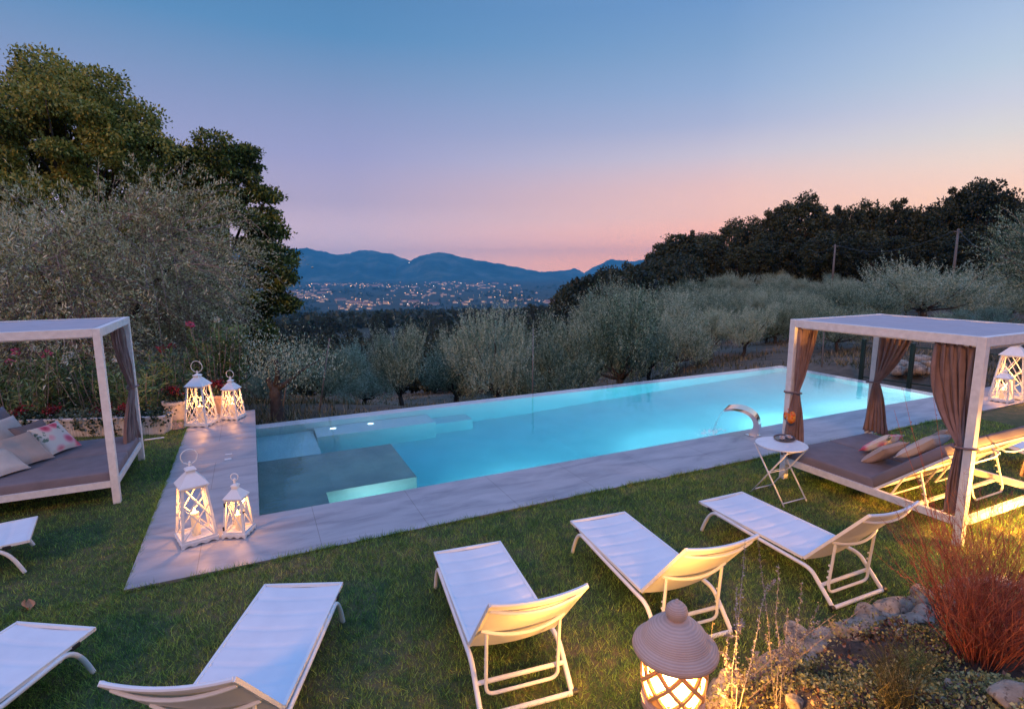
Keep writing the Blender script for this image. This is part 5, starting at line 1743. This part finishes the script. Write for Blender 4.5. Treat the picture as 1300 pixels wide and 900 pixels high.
def oleander(seed, label, loc, h, rad, blooms, mat, tall=1.0):
    rng = np.random.default_rng(seed); rnd = random.Random(seed)
    root = empty('oleander', loc, 0); tag(root, label, 'shrub', 'oleanders behind the troughs')
    stems = []; lv = []; heads = []
    for i in range(26):
        a = rnd.uniform(0, 2 * PI); q = rad * rnd.random() ** .5
        b0 = Vector((math.cos(a) * q * .25, math.sin(a) * q * .25, -.4)); tp_ = Vector((math.cos(a) * q, math.sin(a) * q, h * rnd.uniform(.6, 1.0)))
        pts = wander(b0, tp_, 4, .05, rnd); stems.append((pts, [.013, .011, .009, .007, .004])); heads.append(tp_)
        A, B = np.array(pts[1]), np.array(tp_)
        m_ = 52; t_ = rng.uniform(.1, 1, m_) ** .75
        pos = A + (B - A) * t_[:, None] + rng.normal(size=(m_, 3)) * .02
        ax = unit(rng.normal(size=(m_, 3)) * np.array([.75, .75, .35]) + np.array([0, 0, .55]))
        lv.append(leaf_arrays(pos, ax, rng.uniform(.11, .20, m_), rng.uniform(.020, .032, m_), rng))
    trunk_mesh('stems', stems, M['twig'], root, 5)
    foliage('leaves', np.concatenate(lv), M['oleander_leaf'], root)
    heads.sort(key=lambda p: -p.z)
    for i in range(blooms):
        p = heads[i % len(heads)]; n_ = 46
        d_ = unit(rng.normal(size=(n_, 3))); pos = np.array(p) + d_ * np.array([.085, .085, .06]) * rng.uniform(.3, 1, n_)[:, None] + np.array([0, 0, .03])
        foliage('flower_head', leaf_arrays(pos, unit(d_ + rng.normal(size=(n_, 3)) * .4), rng.uniform(.03, .05, n_), rng.uniform(.025, .04, n_), rng), M[mat], root)


for i, (u, v, h_, r_, bl, mt, lab) in enumerate([
        (-4.9, 13.6, 1.55, .62, 3, 'pink_petal', 'oleander with a single pink bloom at the left edge'),
        (-4.05, 13.2, 1.75, .62, 4, 'pink_petal', 'oleander with the most pink blooms behind the small daybed'),
        (-3.55, 13.6, 1.75, .55, 2, 'white_petal', 'oleander with cream blooms next to the pink one'),
        (-2.85, 13.3, 1.70, .62, 3, 'white_petal', 'oleander with white blooms behind the near daybed post'),
        (-2.2, 13.0, 1.5, .55, 1, 'white_petal', 'oleander with one pale bloom behind the brown curtain'),
        (-1.75, 13.5, 1.65, .55, 2, 'red_petal', 'oleander with a red bloom left of the tallest lantern'),
        (-.95, 14.0, 2.1, .55, 2, 'pink_petal', 'tall yellowish oleander with a red bloom above the tallest lantern'),
        (-.55, 14.3, 2.15, .45, 1, 'white_petal', 'tall thin oleander with a pale bloom between the two far lanterns')]):
    oleander(200 + i, lab, P(u, v, -.3), h_, r_, bl, mt)

def trough(i, u, v, label, reds, ln=.95):
    root = empty('flower_trough', P(u, v, -.03), YAW - .34); tag(root, label, 'planter', 'white flower troughs')
    b = MB(); L, D, H = ln, .34, .36
    # fluted box, open on top
    n_ = 34; ring = []
    def outline(s):
        pts = []
        for side in range(4):
            A = [(-L / 2, -D / 2), (L / 2, -D / 2), (L / 2, D / 2), (-L / 2, D / 2)][side]; B = [(L / 2, -D / 2), (L / 2, D / 2), (-L / 2, D / 2), (-L / 2, -D / 2)][side]
            m_ = n_ if side % 2 == 0 else 12
            for k in range(m_):
                t_ = k / m_; fl_ = (0 if k % 2 else .010)
                nx, ny = [(0, -1), (1, 0), (0, 1), (-1, 0)][side]
                pts.append(((A[0] + (B[0] - A[0]) * t_) * s + nx * fl_, (A[1] + (B[1] - A[1]) * t_) * s + ny * fl_))
        return pts
    o0, o1 = outline(.94), outline(1.0); m_ = len(o0)
    vs = [Vector((x, y, .0)) for x, y in o0] + [Vector((x, y, H - .05)) for x, y in o1]
    b.add(vs, [(k, (k + 1) % m_, m_ + (k + 1) % m_, m_ + k) for k in range(m_)])
    for s in (-1, 1):
        b.box((0, s * (D / 2 - .005), H - .025), (L + .05, .05, .05), bev=.006); b.box((s * (L / 2 - .005), 0, H - .0255), (.05, D - .062, .048), bev=.006)
    b.build('trough', M['trough'], root)
    b = MB(); b.box((0, 0, H - .055), (L - .04, D - .04, .02)); b.build('earth', M['soil'], root)
    rng = np.random.default_rng(400 + i)
    cs = [(x, 0, H) for x in np.linspace(-L * .42, L * .42, 9)]
    hang = []
    for x in np.linspace(-L * .45, L * .45, 8):
        if rng.random() < .7:
            ll = rng.uniform(.1, .32)
            hang += [(x + rng.normal() * .03, -D / 2 - .03, H - ll * t_) for t_ in np.linspace(0, 1, 5)]
    ex = [(L / 2 + .03, -.05, H - t_) for t_ in (0, .08, .16, .24)] if i == 2 else []
    foliage('ivy', np.concatenate([leaf_cluster(rng, cs, (.07, .1, .06), 620, .055, .045), leaf_cluster(rng, hang + ex, (.03, .015, .03), 60 * max(4, len(hang)) // 10, .055, .045, -.2)]), M['ivy_leaf'], root)
    for x in reds:
        foliage('red_flowers', leaf_cluster(rng, [(x, -.05, H + .12), (x + .05, 0, H + .16), (x - .06, -.02, H + .10)], (.05, .05, .04), 110, .045, .036), M['red_petal'], root)


trough(0, -3.75, 12.62, 'white fluted trough with red flowers nearest the left edge', (-.25, .3))
trough(1, -2.85, 12.30, 'white fluted trough behind the near daybed post, ivy hanging over it', (.25,))
trough(2, -1.98, 11.98, 'white fluted trough at the end by the deck, its pale end face in view', (-.3,), .85)
def pot(u, v, label, mat, r, h_, seed):
    root = empty('flower_pot', P(u, v, -.02), 0); tag(root, label, 'flower pot', 'pots behind the far lanterns')
    b = MB(); b.lathe([(0, 0), (r * .7, 0), (r * .95, h_ - .06), (r * 1.05, h_ - .055), (r * 1.05, h_), (r * .9, h_), (r * .88, h_ - .04), (0, h_ - .04)], 28); b.build('pot', M[mat], root, True, 40)
    rng = np.random.default_rng(seed)
    foliage('leaves', leaf_cluster(rng, [(0, 0, h_ + .08)], (.11, .11, .07), 260, .07, .045), M['ivy_leaf'], root)
    foliage('red_flowers', leaf_cluster(rng, [(0, 0, h_ + .2), (.08, -.05, h_ + .17), (-.07, 0, h_ + .22)], (.05, .05, .04), 200, .05, .04), M['red_petal'], root)
pot(-.72, 12.95, 'round terracotta pot with red flowers between the two far lanterns', 'terracotta', .24, .42, 500)
pot(-1.55, 12.75, 'pale round pot standing left of the tallest lantern', 'trough', .22, .40, 501)
b = MB(); b.box((-1.72, 12.32, -.055), (.80, .75, .09), bev=.006); o = pool_obj(b, 'path', M['path']); tag(o, kind='structure')
b = MB(); b.tube([(-1.90, 11.33, .005), (-1.60, 11.36, .005)], .016, 8); o = pool_obj(b, 'metal_bar', M['white_metal'], None, True)
tag(o, 'short white metal bar lying on the grass by the far post of the small daybed', 'bar')
for i, (px, py, lab) in enumerate([(35, 769, 'orange fallen leaf on the grass above the cut off lounger'), (33, 864, 'pinkish fallen leaf under the cut off lounger at the lower left')]):
    p = at_z(px, py, .012); b = MB()
    b.grid(lambda a, c: Vector(((a - .5) * .10 * math.sin(PI * (.08 + .84 * c)), (c - .5) * .11, .018 * math.cos(a * 6) + .02 * c)), 6, 6)
    o = b.build('fallen_leaf', simple('dry_leaf_%d' % i, (0.5, 0.22, 0.10), .8), None, True); o.location = p; o.rotation_euler = (.2, .3, 1.0 + i)
    md = o.modifiers.new('thick', 'SOLIDIFY'); md.thickness = .002
    tag(o, lab, 'leaf', 'fallen leaves')

# ------------------------------------------------------------------ plants of the bank
M['red_twig'] = leaf_mat('red_twig', [(0.15, 0.035, 0.022), (0.38, 0.085, 0.045), (0.54, 0.17, 0.09)], clump=4, trans=.1)
M['dry_stalk'] = leaf_mat('dry_stalk', [(0.17, 0.14, 0.12), (0.30, 0.25, 0.22), (0.5, 0.45, 0.42)], clump=4, trans=.1)
M['heath'] = leaf_mat('heath', [(0.06, 0.06, 0.02), (0.15, 0.13, 0.04), (0.27, 0.21, 0.08)], clump=4)
M['cover_leaf'] = leaf_mat('cover_leaf', [(0.10, 0.11, 0.035), (0.34, 0.32, 0.11), (0.60, 0.53, 0.24)], clump=4)  # made paler and yellower so the colour carries the lamp's golden glow
M['purple_leaf'] = leaf_mat('purple_leaf', [(0.05, 0.025, 0.035), (0.12, 0.06, 0.08), (0.2, 0.12, 0.13)], clump=6)
M['mulch'] = leaf_mat('mulch', [(0.05, 0.03, 0.02), (0.16, 0.08, 0.05), (0.33, 0.17, 0.11)], clump=6, trans=0.05)

def broom(seed, name, label, base, stems_n, h, spread, mat, r0=.004, kids=5, lean=(0, 0)):
    rnd = random.Random(seed)
    root = empty(name, base, 0); tag(root, label, 'shrub')
    mb = MB(); fine = MB()
    for i in range(stems_n):
        a = rnd.uniform(0, 2 * PI); q = spread * rnd.random() ** .6
        hh = h * rnd.uniform(.55, 1.0)
        tp_ = Vector((math.cos(a) * q + lean[0] * hh, math.sin(a) * q + lean[1] * hh, hh))
        b0 = Vector((math.cos(a) * q * .22, math.sin(a) * q * .22, -.03))
        pts = wander(b0, tp_, 5, .055, rnd)
        pts[-1] += Vector((math.cos(a), math.sin(a), -.2)) * .04
        mb.tube(pts, [r0, r0 * .9, r0 * .8, r0 * .65, r0 * .5, r0 * .25], 4, False)
        for k in range(kids):
            j = rnd.randint(1, 4); s0 = pts[j].lerp(pts[j + 1], rnd.random())
            dr = (pts[j + 1] - pts[j]).normalized() + Vector((rnd.uniform(-.7, .7), rnd.uniform(-.7, .7), rnd.uniform(-.1, .5)))
            L = hh * rnd.uniform(.10, .28); e_ = s0 + dr.normalized() * L
            fine.tube([s0, s0.lerp(e_, .5) + Vector((0, 0, .01)), e_], [r0 * .45, r0 * .35, r0 * .15], 3, False)
            for z in range(3):
                s1 = s0.lerp(e_, rnd.uniform(.3, .95)); d2 = Vector((rnd.uniform(-1, 1), rnd.uniform(-1, 1), rnd.uniform(0, 1))).normalized()
                fine.tube([s1, s1 + d2 * L * .25], [r0 * .3, r0 * .12], 3, False)
    mb.build('stems', M[mat], root); fine.build('twigs', M[mat], root)
    return root


q = bank_hit(1248, 838)
broom(1, 'red_bush', 'dense bush of rusty red bare twigs at the right edge of the bank', q, 190, 1.0, .52, 'red_twig', .0028, 9, (.0, .0))
rnd = random.Random(5)
def stalks(name, label, ends, mat, r0, buds, mat2=None):
    """ends: list of picture columns/rows (base, tip) and the distance scale of the tip"""
    root = None; mb = MB(); lv = []
    rng = np.random.default_rng(len(label))
    base0 = bank_hit(*ends[0][0])
    root = empty(name, base0, 0); tag(root, label, 'dry plant', 'dry flower stalks on the bank')
    for (b0, tipp) in ends:
        bb = bank_hit(*b0); db = (bb - CAM).dot(_f)
        rt_ = ray(*tipp); tp_ = CAM + rt_ * (db * .97 / 698.4)
        pts = wander(bb - base0, tp_ - base0, 6, .012, rnd)
        mb.tube(pts, [r0 * (1 - .7 * i / 6) for i in range(7)], 5, False)
        if buds:
            for i in range(3, 7):
                for k in range(buds):
                    s0 = pts[i - 1].lerp(pts[i], rnd.random())
                    lv.append((s0, Vector((rnd.gauss(0, 1), rnd.gauss(0, 1), rnd.gauss(.4, .6))).normalized()))
            # side sprays
            for j in range(3):
                s0 = pts[rnd.randint(2, 4)]; d_ = Vector((rnd.uniform(-1, 1), rnd.uniform(-1, 1), rnd.uniform(.5, 1.1))).normalized(); L = rnd.uniform(.06, .15)
                mb.tube([s0, s0 + d_ * L], [r0 * .5, r0 * .2], 4, False)
                for k in range(buds * 2): lv.append((s0 + d_ * L * rnd.uniform(.3, 1), Vector((rnd.gauss(0, 1), rnd.gauss(0, 1), rnd.gauss(.3, .6))).normalized()))
    mb.build('stems', M[mat], root)
    if lv:
        pos = np.array([tuple(a) for a, _ in lv]) + rng.normal(size=(len(lv), 3)) * .003; ax = np.array([tuple(b_) for _, b_ in lv])
        foliage('dry_flowers', leaf_arrays(pos, ax, rng.uniform(.008, .018, len(lv)), rng.uniform(.007, .012, len(lv)), rng), M[mat2 or mat], root)
    return root


stalks('dry_flower_stalks', 'pale dry flower stalks right of the terracotta lamp hood', [((925, 930), (946, 683)), ((935, 935), (935, 745)), ((930, 938), (975, 740)), ((918, 935), (925, 800))], 'dry_stalk', .0028, 26)
stalks('dry_flower_stalks', 'second bunch of pale dry flower stalks, leaning right beside the first', [((985, 900), (962, 683)), ((985, 905), (988, 715)), ((990, 905), (1000, 770)), ((980, 905), (1042, 765)), ((1000, 900), (1018, 742))], 'dry_stalk', .0028, 24)
stalks('dry_flower_stalks', 'long dark dry stalks bending low over the ground cover', [((925, 905), (1110, 758)), ((905, 890), (1060, 780)), ((890, 915), (905, 790))], 'twig', .0035, 5)
stalks('dry_flower_stalks', 'few tall thin brown stalks crossing the large daybed', [((1218, 800), (1146, 492)), ((1225, 800), (1135, 520)), ((1228, 810), (1185, 505)), ((1215, 800), (1133, 640)), ((1222, 795), (1108, 700)), ((1226, 800), (1165, 560))], 'red_twig', .0032, 3)
q = bank_hit(1135, 905)
broom(2, 'heath_bush', 'thin yellowish green heath plant on the bank left of the red bush', q, 60, .42, .16, 'heath', .0026, 8)
q = bank_hit(1165, 860)
broom(3, 'rosemary_bush', 'small dark green rosemary tuft behind the yellowish heath plant', q, 60, .20, .12, 'oleander_leaf', .0026, 6)

# low ground cover, mulch and litter
def cover(name, label, mat, n_, region, L, Wd, hh, seed):
    rng = np.random.default_rng(seed); pos = []
    tries = 0
    while len(pos) < n_ and tries < n_ * 6:
        tries += 1
        u = rng.uniform(region[0], region[1]); v = rng.uniform(region[2], region[3])
        e_ = bank_edge(u)
        if v > e_ - (.12 if rng.random() < .8 else -.04): continue
        x = u * CA - v * SA; y = u * SA + v * CA
        if region[4](u, v, rng): pos.append((x, y, bank_z(u, v) + rng.uniform(0, hh) + (.11 if e_ - v < .14 else .05 if e_ - v < .26 else 0)))
    pos = np.array(pos); m_ = len(pos)
    ax = unit(rng.normal(size=(m_, 3)) * .7 + np.array([0, 0, .35]))
    o = foliage(name, leaf_arrays(pos, ax, L * rng.uniform(.5, 1.5, m_), Wd * rng.uniform(.5, 1.5, m_), rng), M[mat], None)
    return tag(o, label, 'ground cover', kind='stuff')
blob = lambda cx, cy, r: (lambda u, v, g: ((u - cx) ** 2 + (v - cy) ** 2) < (r * g.uniform(.4, 1.1)) ** 2)
nz_ = lambda f: (lambda u, v, g: math.sin(u * 4.1 + math.sin(v * 5) * 1.3) * math.sin(v * 4.7 + u * 2) + g.uniform(-.5, .5) > f)
cover('ground_cover', 'pale small leaved ground cover, yellow glow put into its colour, beside the terracotta lamp', 'cover_leaf', 15000, (2.0, 3.8, 1.0, 2.55, nz_(-.35)), .020, .016, .08, 31)
cover('stonecrop', 'dry straw coloured stonecrop over the stones of the bank', 'cover_leaf', 9000, (3.2, 6.2, 1.5, 2.55, nz_(.0)), .020, .015, .06, 32)
cover('purple_cover', 'dull purple creeping plants on the bank', 'purple_leaf', 7000, (2.2, 5.4, 1.2, 2.5, nz_(.2)), .022, .014, .05, 33)
cover('leaf_litter', 'brown leaf litter and bark chips on the dark soil', 'mulch', 14000, (1.6, 6.5, -.2, 2.3, nz_(-.7)), .034, .022, .02, 34)
cover('weeds', 'sparse green weeds on the bank', 'oleander_leaf', 1500, (2.0, 6.0, .3, 2.2, nz_(.45)), .05, .008, .03, 35)

# ------------------------------------------------------------------ air
hm = bpy.data.materials.new('haze'); hm.use_nodes = True
t = hm.node_tree; t.nodes.clear()
o_ = t.nodes.new('ShaderNodeOutputMaterial'); pv = t.nodes.new('ShaderNodeVolumePrincipled')
pv.inputs['Color'].default_value = (*HAZE_C, 1); pv.inputs['Density'].default_value = HAZE_D; pv.inputs['Anisotropy'].default_value = 0.0
t.links.new(pv.outputs[0], o_.inputs['Volume'])
b = MB(); b.box((0, 0, (HAZE_T - 206) / 2), (2 * HAZE_R, 2 * HAZE_R, HAZE_T + 206)); o = b.build('haze', hm); tag(o, 'faint blue evening haze over the plain', 'haze', kind='stuff')
